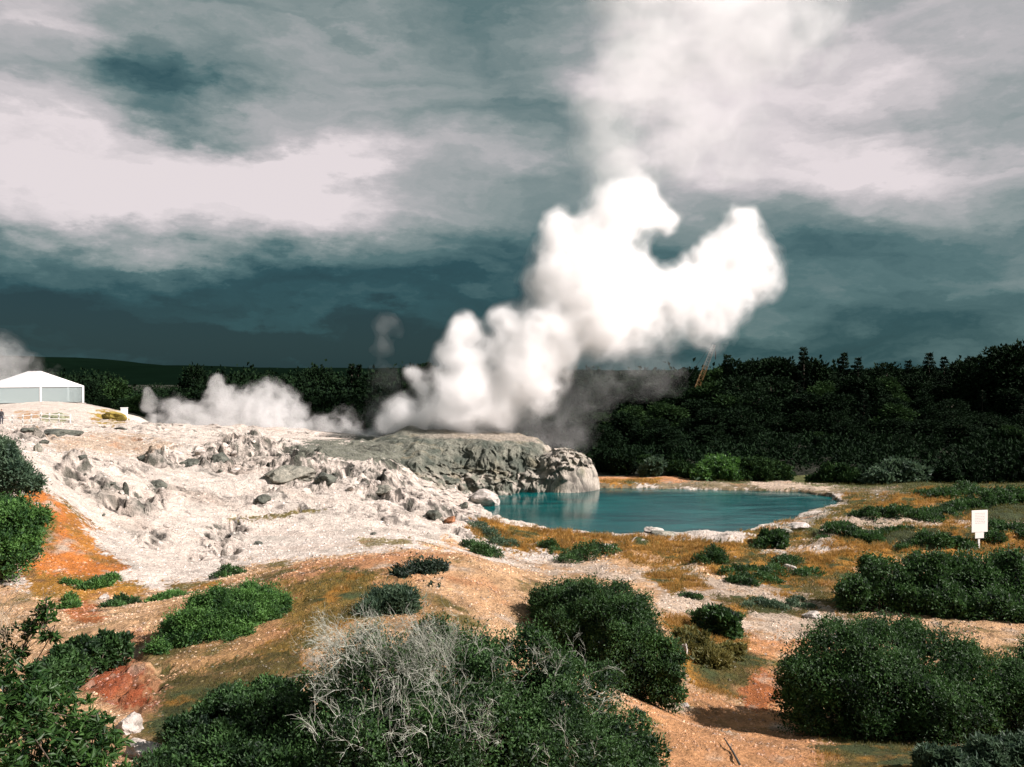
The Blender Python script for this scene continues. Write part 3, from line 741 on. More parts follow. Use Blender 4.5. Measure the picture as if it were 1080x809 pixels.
# low bank over the far edge of the terrace
steam('low_steam', 'low white steam bank spreading over the far edge of the terrace', [(232,408,12,106,1),(236,425,20,106,1),(255,440,24,106,1),(285,412,14,107,.8),(298,425,18,107,.9),(275,432,24,107,.9),(312,436,16,107,.6),(200,438,16,104,.9),(190,446,18,104,.8),(215,446,20,105,1),(240,452,22,105,1),(290,450,20,104,.8),(320,456,16,103,.9),(345,458,14,102,.8),(370,460,12,101,.6),(335,448,14,103,.6),(365,448,16,104,.35),(160,420,9,106,.8),(156,432,10,106,.8),(158,412,6,106,.6),(165,448,14,104,.7),(180,428,12,106,.5),(385,462,14,90,.7),(310,462,14,90,.8)], .32,
      [(.02, .03, .3), (.14, .07, .2), (.28, .18, .1)], nz_amp=.68, nz_scale=3.2, floor=2.6, seed=21.0)
steam('tent_steam', 'pale steam drifting behind the white marquee at the frame edge', [(-10,400,30,150,.9),(5,385,22,150,.8),(0,370,20,150,.6),(25,392,18,150,.6),(-40,390,40,152,.9),(45,400,16,150,.4),(10,420,22,148,.7),(-20,430,30,146,.8)], .6,
      [(.02, .012, .3), (.2, .025, .2), (.4, .05, .2)], nz_amp=.5, nz_scale=5, floor=3.0, seed=27.0)
# ------------------------------------------------------------------ foliage
L_DARK = leaf_mat('shrub_leaves_dark', (.002, .011, .005), (.055, .125, .032), transl=.22)
L_MID = leaf_mat('shrub_leaves', (.007, .034, .009), (.095, .21, .045), transl=.25)
L_GREY = leaf_mat('shrub_leaves_grey', (.012, .035, .02), (.095, .15, .085), transl=.25)
L_GLOSS = leaf_mat('broad_leaves', (.005, .024, .007), (.05, .115, .022), rough=.5, transl=.25)
L_TREE = leaf_mat('tree_leaves', (.0015, .006, .003), (.010, .025, .008), transl=.06, rough=.9, spec=.08)
L_TREE2 = leaf_mat('tree_leaves_light', (.005, .016, .006), (.034, .07, .020), transl=.1, rough=.9, spec=.08)
L_CON = leaf_mat('conifer_needles', (.002, .007, .004), (.009, .022, .009), transl=.03, rough=.9, spec=.08)
BARK = simple_mat('bark', (.10, .075, .055), .9, 6, .5)
TWIG = simple_mat('bleached_twigs', (.40, .415, .35), .85, 1.5, .45)
TWIG2 = simple_mat('tan_twigs', (.36, .28, .19), .8, 8, .2)

def leaves_mesh(pos, axis, ln, wd, rng, col=None):
    """diamond leaves: base, side, tip, side, slightly folded"""
    n = len(pos)
    axis = axis / np.linalg.norm(axis, axis=1)[:, None]
    r = rng.normal(size=(n, 3)); side = np.cross(axis, r); side /= np.linalg.norm(side, axis=1)[:, None] + 1e-9
    nor = np.cross(side, axis)
    ln = np.broadcast_to(ln, n)[:, None]; wd = np.broadcast_to(wd, n)[:, None]
    tip = pos + axis * ln - nor * ln * .12
    mid = pos + axis * ln * .45 + nor * wd * .15
    V = np.stack([pos, mid + side * wd * .5, tip, mid - side * wd * .5], 1).reshape(-1, 3)
    Fq = np.arange(n * 4).reshape(-1, 4)
    c_ = rng.rand(n) if col is None else col
    C_ = np.repeat(np.stack([c_, rng.rand(n), rng.rand(n)], 1), 4, 0)
    return V, Fq, C_

def lumps_sample(L, n, rng, depth=.25, up=.35, lump=.18):
    """points and outward normals through the outer part of a union of ellipsoids  L: (cx,cy,cz,rx,ry,rz)"""
    L = np.array(L, float); wts = (L[:, 3] * L[:, 4] + L[:, 4] * L[:, 5] + L[:, 3] * L[:, 5]); wts /= wts.sum()
    k = rng.choice(len(L), n * 2, p=wts)
    d = rng.normal(size=(n * 2, 3)); d[:, 2] += up; d /= np.linalg.norm(d, axis=1)[:, None]
    rad = 1 - depth * rng.rand(n * 2) ** 1.5
    c_ = L[k, :3]; r = L[k, 3:]
    nl = fbm((c_[:, 0] + d[:, 0] * 3.1), c_[:, 1] + d[:, 1] * 3.1, d[:, 2] * 3.1, 3)
    nh = noise(c_[:, 0] * 3 + d[:, 0] * 8, d[:, 1] * 8 + c_[:, 1] * 3, d[:, 2] * 8)
    rad = rad * (1 + lump * 1.7 * nl + .10 * nh)
    p = c_ + d * r * rad[:, None]
    # drop those deep inside another lump
    deep = np.zeros(n * 2, bool)
    for i in range(len(L)):
        q = np.linalg.norm((p - L[i, :3]) / L[i, 3:], axis=1)
        deep |= (q < 1 - depth * 1.6)
    p, d = p[~deep][:n], (d / r)[~deep][:n]
    d /= np.linalg.norm(d, axis=1)[:, None]
    return p, d

def stems_mesh(base, targets, r0, rng, n=5, wob=.12):
    mb = MB(); base = Vector(base)
    for t_ in targets:
        t_ = Vector(t_); pts_ = []
        for i in range(n + 1):
            f_ = i / n
            q = base.lerp(t_, f_); q.z = base.z + (t_.z - base.z) * (f_ ** .8)
            wv = (t_ - base).length * wob * math.sin(f_ * math.pi)
            pts_.append(q + Vector(rng.normal(size=3)) * wv * .5)
        mb.tube(pts_, [r0 * (1 - .75 * i / n) for i in range(n + 1)], 5, cap=False)
    return mb

def bush(name, label, lumps, n, ln, wd, mat, seed, cat='shrub', group=None, depth=.25, flat=.85, upl=.45, outw=.55, rnd=1.7, sink=True, spray=0, rz=None, stems=True, skirt=True):
    """lumps in photo pixels: px, py, D, r_px (a lump's centre and radius)"""
    rng = np.random.RandomState(seed); L = []
    for l_ in lumps:
        px, py, D, r = l_[:4]; fl = l_[4] if len(l_) > 4 else flat
        c_ = P(px, py, D); rw = r * D / F
        L.append((c_.x, c_.y, c_.z, rw, rw * .95, rw * fl))
        g_ = hgrid(c_.x, c_.y)
        if skirt and c_.z - g_ > rw * .35: L.append((c_.x, c_.y, (c_.z + g_) / 2 - rw * .1, rw * .96, rw * .9, max((c_.z - g_) * .5, rw * fl)))
    L0 = list(L)
    for l_ in L0:           # smaller shoulders break up the outline
        for q_ in range(7):
            d_ = rng.normal(size=3); d_[2] = abs(d_[2]) * .8; d_ /= np.linalg.norm(d_); k_ = rng.uniform(.20, .36)
            L.append(tuple(np.array(l_[:3]) + d_ * np.array(l_[3:]) * rng.uniform(.78, 1.02)) + (l_[3] * k_, l_[4] * k_, l_[5] * k_ * 1.15))
    L = np.array(L)
    p, nrm = lumps_sample(L, n, rng, depth)
    # keep only what is above the ground
    gz = gh(p[:, 0], p[:, 1]); kp = p[:, 2] > gz - .02
    p, nrm = p[kp], nrm[kp]
    ax = nrm * outw + np.array([0, 0, upl]) + rng.normal(size=p.shape) * rnd * .55
    lnv = ln * (.6 + .8 * rng.rand(len(p)))
    if spray:   # shoots sticking out
        k = rng.rand(len(p)) < spray; p[k] += nrm[k] * (rng.rand(k.sum(), 1)) * ln * 2.5
    cl = np.clip(.5 + .7 * fbm(p[:, 0] * 1.7, p[:, 1] * 1.7, p[:, 2] * 1.7, 3) + (rng.rand(len(p)) - .5) * .7, 0, 1)
    V, Fq, C_ = leaves_mesh(p, ax, lnv, wd * 1.55, rng, cl)
    cx, cy = L[:, 0].mean(), L[:, 1].mean(); cz = hgrid(cx, cy)
    root = empty(name, (cx, cy, cz)); tag(root, label, cat, group)
    o0 = np.array([cx, cy, cz])
    Lc = L.copy(); Lc[:, 3:] *= .80      # larger fill leaves inside, interior shade put into their darker tone
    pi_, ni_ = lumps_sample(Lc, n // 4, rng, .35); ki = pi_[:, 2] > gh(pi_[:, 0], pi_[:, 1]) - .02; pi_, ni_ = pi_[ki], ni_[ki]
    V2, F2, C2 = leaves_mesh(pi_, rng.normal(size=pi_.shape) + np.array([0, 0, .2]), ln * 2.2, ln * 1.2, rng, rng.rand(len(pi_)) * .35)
    F2 = F2 + len(V); V = np.concatenate([V, V2]); Fq = np.concatenate([Fq, F2]); C_ = np.concatenate([C_, C2])
    np_mesh('foliage', V - o0, Fq, mat, parent=root, col=C_)
    if stems:
        tg = []
        for l_ in np.array(L0):
            for q in range(5):
                dd = rng.normal(size=3); dd[2] = abs(dd[2]); dd /= np.linalg.norm(dd)
                e_ = l_[:3] + dd * l_[3:] * .75
                if e_[2] > hgrid(e_[0], e_[1]) + .05: tg.append(e_ - o0)
        if tg: stems_mesh((0, 0, -.1), tg, max(.015, L[:, 3].mean() * .035), rng).build('stems', BARK, root, True)
    return root

def gh(x, y):
    """vectorised ground height"""
    x = np.asarray(x, float); y = np.asarray(y, float)
    i = np.clip(np.searchsorted(rowsD, y) - 1, 0, len(rowsD) - 2)
    fy = np.clip((y - rowsD[i]) / (rowsD[i + 1] - rowsD[i]), 0, 1)
    def at_(r):
        t_ = x / (np.abs(rowsD[r]) + 6.0)
        j = np.clip(np.searchsorted(tanv, t_) - 1, 0, NC - 2)
        ft = np.clip((t_ - tanv[j]) / (tanv[j + 1] - tanv[j]), 0, 1)
        return GZ[r, j] * (1 - ft) + GZ[r, j + 1] * ft
    return at_(i) * (1 - fy) + at_(i + 1) * fy

def mat_bush(name, label, px0, px1, py0, D, hgt, n, ln, mat, seed, group=None, cat='shrub', thick=None):
    """low mat-forming shrub: row of small lumps on the ground between two pixels"""
    rng = np.random.RandomState(seed); L = []
    m_ = max(3, int((px1 - px0) / 9))
    for i in range(m_):
        px = px0 + (px1 - px0) * (i + .5) / m_ + rng.uniform(-3, 3)
        c_ = P(px, py0, D); y = D + rng.uniform(-1, 1) * (thick or 1.0); x = c_.x * y / D
        r = (px1 - px0) * D / F / m_ * rng.uniform(.8, 1.5)
        z = float(gh(x, y)); hh_ = hgt * rng.uniform(.55, 1.15) * (1 - .45 * abs(2 * (i + .5) / m_ - 1))
        L.append((x, y, z, r, r * rng.uniform(.8, 1.4), hh_))
    p, nrm = lumps_sample(L, n, rng, .4, lump=.3)
    gz = gh(p[:, 0], p[:, 1]); kp = p[:, 2] > gz - .02; p, nrm = p[kp], nrm[kp]
    ax = nrm * .6 + np.array([0, 0, .4]) + rng.normal(size=p.shape) * .9
    cl = np.clip(.5 + .8 * fbm(p[:, 0] * 1.2, p[:, 1] * 1.2, 1.0, 3) + (rng.rand(len(p)) - .5) * .6, 0, 1)
    V, Fq, C_ = leaves_mesh(p, ax, ln * (.6 + .8 * rng.rand(len(p))), ln * .45, rng, cl)
    L = np.array(L); o0 = np.array([L[:, 0].mean(), L[:, 1].mean(), L[:, 2].mean()])
    root = np_mesh(name, V - o0, Fq, mat, col=C_, loc=o0)
    tag(root, label, cat, group); return root

# --- large shrubs of the foreground
A_ = bush('large_shrub', 'largest foreground shrub, dark green with a thicket of bleached bare twigs on its left', [
    (400,742,11.6,78),(470,720,12.2,66),(545,716,12.6,58),(600,745,12.6,55),(645,795,12.4,52),(500,800,11.0,90),(400,820,10.6,88),(590,830,11.2,88),(345,752,11.8,44),(340,815,11.0,58),(650,850,11.6,70),(440,900,10.2,110),(560,920,10.4,110)],
    110000, .050, .016, L_DARK, 1, depth=.28, spray=.25)
def twig_fan(rng, base, dirv, length, rad, mb, depth):
    pts_ = [Vector(base)]; d = Vector(dirv).normalized(); seg = 4
    for i in range(seg):
        d = (d + Vector(rng.normal(size=3)) * .20).normalized()
        pts_.append(pts_[-1] + d * length / seg)
    mb.tube(pts_, [rad * (1 - .16 * i) for i in range(seg + 1)], 3, cap=False)
    if depth > 0:
        for k in range(rng.randint(3, 5)):
            i = rng.randint(1, seg + 1)
            s_ = Vector(rng.normal(size=3)); s_ = (s_ - d * s_.dot(d)).normalized()
            twig_fan(rng, pts_[i], d * .85 + s_ * rng.uniform(.4, .9), length * rng.uniform(.5, .72), rad * .66, mb, depth - 1)
rng = np.random.RandomState(5); mb = MB(); org = A_.location
spots = [(rng.uniform(345, 475), rng.uniform(676, 740), rng.uniform(10.9, 11.7), .62) for _ in range(190)] + \
        [(rng.uniform(470, 640), rng.uniform(690, 760), rng.uniform(11.0, 11.7), .42) for _ in range(34)] + \
        [(rng.uniform(330, 520), rng.uniform(750, 815), rng.uniform(9.8, 10.6), .5) for _ in range(60)] + \
        [(rng.uniform(500, 640), rng.uniform(780, 820), rng.uniform(9.9, 10.6), .38) for _ in range(8)]
for (px, py, D, ln_) in spots:
    b_ = P(px, py, D)
    dx_ = (px - 455) / 260
    twig_fan(rng, b_ - org, (dx_ + rng.normal() * .25, -.25 + rng.normal() * .3, .95), ln_ * rng.uniform(.45, .8), rng.uniform(.0030, .0052), mb, 2)
mb.build('dead_twigs', TWIG, A_, False)['label'] = 'bleached leafless twigs fanning out of the shrub'

bush('rounded_shrub', 'rounded bright green shrub on the slope left of the bleached twigs', [(238,662,19.2,44),(268,650,19.6,36),(200,680,18.8,36),(285,668,19.3,24),(178,698,18.2,24),(240,685,18.6,34)],
     62000, .058, .018, L_MID, 2, depth=.3, spray=.3)
bush('dark_shrub', 'tall dark green shrub right of centre leaning down over the orange soil', [(620,650,20.5,42),(590,640,21,30),(655,660,20,44),(685,695,19,32),(660,690,19,36),(705,712,18.6,17),(600,665,20,30),(570,634,21.5,12)],
     64000, .062, .019, L_DARK, 3, depth=.3, spray=.2)
bush('spreading_shrub', 'wide dark shrub with small pale leaf tips at the right edge below the sign', [(880,700,18.5,48),(930,690,18.8,46),(985,705,18.4,50),(1035,730,17.6,50),(1080,755,17,50),(935,730,17.5,50),(870,725,17.8,36),(1000,755,16.8,42),(838,712,18.2,22),(1110,720,18,46)],
     95000, .058, .020, L_DARK, 4, depth=.3, spray=.25)
bush('long_shrub', 'long dark hedge-like shrub on the right just below the white sign', [(930,612,32,26),(975,612,32,32),(1020,615,32,36),(1065,618,32,38),(1110,620,32,38),(900,625,31.5,18),(1000,640,30.5,26),(1050,648,30,30),(960,635,31,20),(1100,650,30,30)],
     62000, .11, .04, L_DARK, 6, depth=.3, spray=.2)
bush('slope_shrub', 'upper green shrub at the left edge above the orange slope', [(-8,500,34,30),(15,505,33.5,20),(32,512,33,12),(-25,490,34,34),(5,478,34,14)], 16000, .12, .035, L_GREY, 7, depth=.35, spray=.4, skirt=False)
bush('slope_shrub', 'lower rounded green shrub at the left edge beside the orange slope', [(-2,562,29,38),(18,555,29,28),(8,585,28.5,28),(-35,560,29,40),(22,575,28.8,20)], 26000, .11, .03, L_MID, 8, depth=.35, spray=.4, skirt=False)
bush('crest_shrub', 'small near-black shrub on the crest behind the bleached twigs', [(443,612,22.5,20),(455,630,21.5,16),(425,615,22,14),(462,604,23,10)], 9000, .09, .035, leaf_mat('dark_leaves', (.005,.014,.010), (.03,.055,.03)), 9, depth=.35, spray=.3)
bush('crest_shrub', 'small pale green feathery shrub beside the near-black one on the crest', [(405,640,19.5,18),(425,640,19.3,16),(390,648,19,10)], 9000, .10, .018, L_GREY, 10, depth=.4, spray=.4, upl=1.0)
bush('pond_shrub', 'small round dark shrub standing near the near shore of the pool', [(815,575,47.5,15),(802,583,47,11),(824,582,47,9),(820,566,48,8)], 5000, .17, .07, L_DARK, 11, depth=.4)
bush('hillside_shrub', 'low dark green shrub trailing down the bank at the lower left', [(90,692,17,20),(110,682,17.3,14),(70,704,16,20),(50,712,15.5,18),(128,676,17.6,8)], 12000, .08, .028, L_DARK, 12, depth=.4)
bush('shade_fill_shrub', 'black-green shrub left of the bleached twigs, spread out to darken the shaded ground', [(235,800,11.2,50,.6),(285,770,11.8,44,.7),(180,820,10.8,50,.5),(300,830,10.6,60,.7),(245,745,12.6,34,.6),(290,735,12.8,30,.6),(200,775,12,30,.5),(140,840,11,40,.4)], 50000, .055, .018, L_DARK, 13, depth=.4)  # low growth with lumps added to darken the ground in shadow
bush('corner_shrub', 'grey-green shrub in the bottom right corner', [(1010,815,14,32,.6),(1050,800,14.2,30,.6),(985,800,14.2,18,.6),(1085,800,14.2,34,.6)], 15000, .07, .02, L_GREY, 14, depth=.4)
bush('bank_shrub', 'small olive shrub on the grassy bank right of the tall dark shrub', [(735,690,24,22,.8),(752,700,23,20,.8),(770,690,24,14,.8),(722,672,25,14,.6)], 7000, .10, .02, leaf_mat('olive_leaves', (.04,.05,.012), (.20,.17,.05)), 15, depth=.4, upl=.9)
bush('bank_shrub', 'small dark cap of shrub on top of the bank beside the path', [(755,650,27,16,.5),(768,655,26.5,12,.5),(742,650,27.5,10,.5)], 4500, .11, .045, L_DARK, 16, depth=.4)

# --- nearest shrub: broad leaves in rosettes, lower left
def rosette_shrub(name, label, lumps, n, ln, wd, seed, mat, bx=0.0, sr=1.0):
    rng = np.random.RandomState(seed); L = []
    for (px, py, D, r) in lumps:
        c_ = P(px, py, D); rw = r * D / F; L.append((c_.x, c_.y, c_.z, rw, rw, rw * .9))
    L = np.array(L); p, nrm = lumps_sample(L, n, rng, .6, up=.2, lump=.15)
    K_ = 11; nn_ = len(p)
    tipdir = nrm * .8 + np.array([0, 0, .55]) + rng.normal(size=p.shape) * .3; tipdir /= np.linalg.norm(tipdir, axis=1)[:, None]
    pp = np.repeat(p, K_, 0); td = np.repeat(tipdir, K_, 0)
    r_ = rng.normal(size=pp.shape); s_ = np.cross(td, r_); s_ /= np.linalg.norm(s_, axis=1)[:, None]
    ax = td * rng.uniform(.1, .9, (len(pp), 1)) + s_
    pp = pp - td * rng.uniform(0, .05, (len(pp), 1))
    cl = np.clip(np.repeat(rng.rand(nn_), K_) * .6 + rng.rand(len(pp)) * .45, 0, 1)
    V, Fq, C_ = leaves_mesh(pp, ax, ln * rng.uniform(.6, 1.15, len(pp)), wd, rng, cl)
    o0 = np.array([L[:, 0].mean() + bx, L[:, 1].mean() + .2, 0]); o0[2] = hgrid(o0[0], o0[1])
    root = empty(name, tuple(o0)); tag(root, label, 'shrub')
    np_mesh('foliage', V - o0, Fq, mat, parent=root, col=C_)
    # a fork of stems to the lumps, then shoots to the rosettes
    mb = MB()
    for l_ in L:
        a = Vector(l_[:3]) - Vector(o0); pts_ = [Vector((0, 0, -.1)).lerp(a, f_) + Vector(rng.normal(size=3)) * .05 * math.sin(f_ * 3.1) for f_ in (0, .25, .5, .75, 1)]
        mb.tube(pts_, [.022 * sr, .018 * sr, .014 * sr, .011 * sr, .008 * sr], 5, cap=False)
    for i in rng.choice(nn_, min(nn_, 170), replace=False):
        j = np.argmin(((L[:, :3] - p[i]) ** 2).sum(1)); a = Vector(L[j, :3] - o0); b_ = Vector(p[i] - o0)
        md = a.lerp(b_, .5) + Vector(rng.normal(size=3)) * .03
        mb.tube([a, md, b_], [.006, .005, .0035], 4, cap=False)
    mb.build('stems', BARK, root, True)
    return root
NEAR = rosette_shrub('broadleaf_shrub', 'nearest glossy broad-leaved shrub with leaf rosettes in the bottom left corner',
    [(40,775,6.6,62),(95,790,6.4,38),(10,730,6.9,44),(-30,780,6.6,60),(55,735,6.9,28),(60,830,6.2,70),(-20,700,7.1,26),(100,760,6.6,14)], 760, .085, .024, 21, L_GLOSS)
R2 = rosette_shrub('leafy_branch_shrub', 'open branching shrub with leaf tufts and bare tan twigs at the left edge', [(44,655,7.2,18),(30,668,7.2,16),(55,668,7.2,12),(20,690,7.2,12),(48,640,7.2,9),(-8,672,7.2,16)], 60, .075, .020, 22, L_GLOSS, bx=-.75, sr=.45)
rng = np.random.RandomState(31); mb = MB(); o0 = R2.location
for (px, py) in [(-6,700),(0,690),(-10,720),(5,705),(10,700),(-8,680),(0,725),(18,700)]:
    b_ = P(px, py, 7.2) - o0
    twig_fan(rng, b_, (rng.uniform(-.1, .5), rng.uniform(-.2, .2), 1), rng.uniform(.28, .42), .005, mb, 2)
mb.build('bare_twigs', TWIG2, R2)

# --- low mats and little clumps on the open ground
MATS = [ # label, px0, px1, py, height, n, leaf
 ('tiny dark tuft below the white rocks near the crest', 230, 250, 607, .32, 1500, .12, L_DARK),
 ('low green tuft on the ochre flat at the foot of the orange slope', 88, 124, 612, .22, 2500, .12, L_MID),
 ('small green tuft on the orange ground left of the pale wash', 68, 84, 626, .22, 1200, .10, L_MID),
 ('small green clump on the rusty soil at the lower left', 66, 82, 643, .30, 1500, .10, L_MID),
 ('dark green clump with white stones beside it at the lower left', 112, 140, 637, .28, 2500, .10, L_DARK),
 ('bright green clump beside the pale wash above the rounded shrub', 155, 185, 633, .28, 2500, .10, L_MID),
 ('oval dark mat where the white terrace meets the crest', 488, 522, 582, .55, 4200, .13, L_DARK),
 ('grey-green mat at the left end of the ochre shore', 500, 540, 568, .50, 3000, .14, L_GREY),
 ('small dark clump on the path left of the larger dark mat', 572, 592, 582, .55, 2200, .13, L_DARK),
 ('low domed dark mat between the pool and the path', 597, 646, 588, .75, 5200, .13, L_DARK),
 ('dark clump on the ochre bank right of the path bend', 735, 765, 592, .75, 4200, .13, L_DARK),
 ('flat dark tuft along the ochre bank near the pond shrub', 762, 800, 598, .45, 3500, .13, L_DARK),
 ('dark mat with stones in front of the round pond shrub', 800, 860, 600, .40, 4000, .14, L_DARK),
 ('low dark mat along the lower path left of the long shrub', 770, 818, 614, .40, 3600, .13, L_DARK),
 ('thin green mat between the two branches of the path', 785, 858, 640, .25, 4200, .10, L_GREY),
 ('tiny dark tuft in the middle of the path', 722, 742, 634, .25, 1200, .10, L_DARK),
 ('short dark mat behind the bank shrub', 728, 780, 652, .30, 3000, .10, L_DARK),
 ('wide green mat on the right shore of the pool', 868, 965, 566, .55, 9000, .19, L_DARK),
 ('long green mat below the forest edge on the right shore', 905, 1000, 543, .75, 9000, .20, L_DARK),
 ('tall green hummock mat behind the sign', 1000, 1090, 534, 1.1, 11000, .22, L_DARK),
 ('green mat around the foot of the sign on its left', 950, 1025, 572, .55, 7000, .18, L_DARK),
 ('green mat right of the sign', 1040, 1095, 562, .7, 6000, .18, L_DARK),
 ('dark mat on the ridge above the right shore path', 975, 1070, 522, .8, 7000, .24, L_DARK),
]
for i, (lb, a0, a1, py, hg, n_, lf, mt) in enumerate(MATS):
    # distance at which the ground shows at this pixel
    pc = (a0 + a1) / 2
    Ds = np.arange(12, 90, .15); ps = np.array([P(pc, py, D_) for D_ in Ds])
    gz_ = gh(ps[:, 0], ps[:, 1]); hit = np.where(ps[:, 2] < gz_)[0]
    D_ = Ds[hit[0]] if len(hit) else 60
    mat_bush('low_shrub', lb, a0, a1, py, D_, hg, n_, lf, mt, 40 + i, cat='low shrub', thick=.35 + D_ * .022)

# --- far shore shrubs
FS = [('bright green domed shrub on the far shore of the pool', [(757,497,84,20),(742,502,83,12),(772,502,83,12)], L_MID), ('second domed shrub on the far shore beside the bright green one', [(800,500,84,20),(820,502,84,16),(785,504,83,10)], L_TREE2),
      ('pale grey-green shrub on the far shore in front of the forest', [(945,502,76,20),(925,508,75,14),(965,506,76,16)], L_GREY), ('round dark shrub at the right end of the far shore', [(880,505,78,16),(895,508,77,14),(865,510,78,10)], L_TREE2),
      ('low dark shrub right of the pale far shore shrub', [(1000,508,76,22),(1030,510,75,20),(1060,508,75,22),(1090,505,75,26)], L_TREE), ('small grey shrub on the rusty bank behind the mound', [(690,492,86,9),(682,497,86,7)], L_GREY),
      ('dark shrub on the far bank right of the mound nose', [(655,490,88,14),(640,486,90,12)], L_TREE), ('spindly green shrub on the far bank left of the bright green one', [(715,497,86,10),(724,500,85,9)], L_TREE2)]
for i, (lb, lm, mt) in enumerate(FS):
    bush('shore_shrub', lb, lm, 5200, .30, .14, mt, 80 + i, depth=.4)

# ------------------------------------------------------------------ trees
def crown_clumps(rng, cl, n, ln, wd):
    """cl: list of ellipsoids (lobes)"""
    p, nrm = lumps_sample(cl, n, rng, .45, up=.3, lump=.35)
    ax = nrm + rng.normal(size=p.shape) * .6
    c_ = np.clip(.5 + .6 * fbm(p[:, 0] * .6, p[:, 1] * .6, p[:, 2] * .6, 2) + (rng.rand(len(p)) - .5) * .6, 0, 1)
    return leaves_mesh(p, ax, ln * (.6 + .8 * rng.rand(len(p))), wd, rng, c_)
def broadleaf(seed, H, W, mat, n=6000):
    rng = np.random.RandomState(seed); cl = []
    for i in range(15):
        a = rng.uniform(0, 6.28); rr_ = rng.uniform(0, .62) * W / 2; z = H * rng.uniform(.14, .84)
        k = 1 - .55 * abs(z / H - .5) * 2 * .7
        cl.append((math.cos(a) * rr_ * k, math.sin(a) * rr_ * k, z, W * rng.uniform(.17, .28), W * rng.uniform(.17, .28), H * rng.uniform(.11, .17)))
    root = empty('broadleaf_tree'); V, Fq, C_ = crown_clumps(rng, cl, n, H * .05, H * .036)
    np_mesh('crown', V, Fq, mat, parent=root, col=C_)
    mb = MB(); mb.tube([(0, 0, -.5), (.05 * W, 0, H * .25), (0, .03 * W, H * .5), (0, 0, H * .75)], [H * .028, H * .02, H * .013, H * .005], 7)
    for l_ in cl: mb.tube([(0, 0, H * rng.uniform(.22, .45)), (l_[0] * .6, l_[1] * .6, l_[2] * .85), l_[:3]], [H * .010, H * .006, H * .003], 4, cap=False)
    mb.build('trunk', BARK, root, True); return root
def conifer(seed, H, W, mat, n=3600, slim=False):
    rng = np.random.RandomState(seed); root = empty('conifer_tree'); P_, A2 = [], []
    tiers = int(15 if not slim else 22)
    for t_ in range(tiers):
        f_ = (t_ + .5) / tiers; z0 = H * (.12 + .86 * f_); Rr = W / 2 * (1 - f_) ** (.8 if not slim else .6) * rng.uniform(.75, 1.15) + .12
        nb = rng.randint(5, 8); m_ = int(n / tiers / nb * (1.5 - f_))
        for b_ in range(nb):
            a = rng.uniform(0, 6.28); L_ = Rr * rng.uniform(.7, 1.15)
            s_ = rng.rand(m_) ** .7; q = np.stack([np.cos(a) * s_ * L_, np.sin(a) * s_ * L_, z0 - s_ * L_ * .22 + (s_ ** 2) * L_ * .25 * (1 if not slim else 3)], 1)
            q += rng.normal(size=q.shape) * np.array([.07, .07, .045]) * W * .5
            P_.append(q); A2.append(np.repeat(np.array([[math.cos(a), math.sin(a), -.05 if not slim else 1.2]]), m_, 0))
    p = np.concatenate(P_); ax = np.concatenate(A2) + rng.normal(size=p.shape) * .5
    V, Fq, C_ = leaves_mesh(p, ax, H * .035 * (.6 + .8 * rng.rand(len(p))), H * .018, rng)
    np_mesh('crown', V, Fq, mat, parent=root, col=C_)
    mb = MB(); mb.tube([(0, 0, -.5), (0, 0, H * .5), (0, 0, H * .98)], [H * .02, H * .012, H * .002], 7); mb.build('trunk', BARK, root, True)
    return root
PROTO = {'b0': broadleaf(101, 10, 8.5, L_TREE), 'b1': broadleaf(102, 10, 10.5, L_TREE), 'b2': broadleaf(103, 10, 7, L_TREE), 'b3': broadleaf(104, 10, 9, L_TREE2), 'b4': broadleaf(105, 10, 12, L_TREE),
         'c0': conifer(111, 10, 4.6, L_CON), 'c1': conifer(112, 10, 3.8, L_CON), 'p0': conifer(113, 10, 1.9, L_CON, slim=True)}
USED = set()
def place_tree(kind, x, y, Ht, label, group=None, wscale=1.0, z=None):
    src = PROTO[kind]
    if kind in USED:
        o = src.copy(); COL.objects.link(o)
        for ch in src.children:
            c_ = ch.copy(); COL.objects.link(c_); c_.parent = o
            if 'label' in c_: del c_['label']
    else: o = src; USED.add(kind)
    o.location = (x, y, hgrid(x, y) - .1 if z is None else z); s_ = Ht / 10
    o.scale = (s_ * wscale, s_ * wscale, s_); o.rotation_euler = (0, 0, random.uniform(0, 6.28))
    o['label'] = label; o['category'] = 'tree'
    if group: o['group'] = group
    elif 'group' in o: del o['group']
    return o
def tree_at(kind, px, pytop, D, label, group=None, wscale=1.0):
    p = P(px, pytop, D); g = hgrid(p.x, D); return place_tree(kind, p.x, D, max(p.z - g, 1.5) / .97, label, group, wscale)
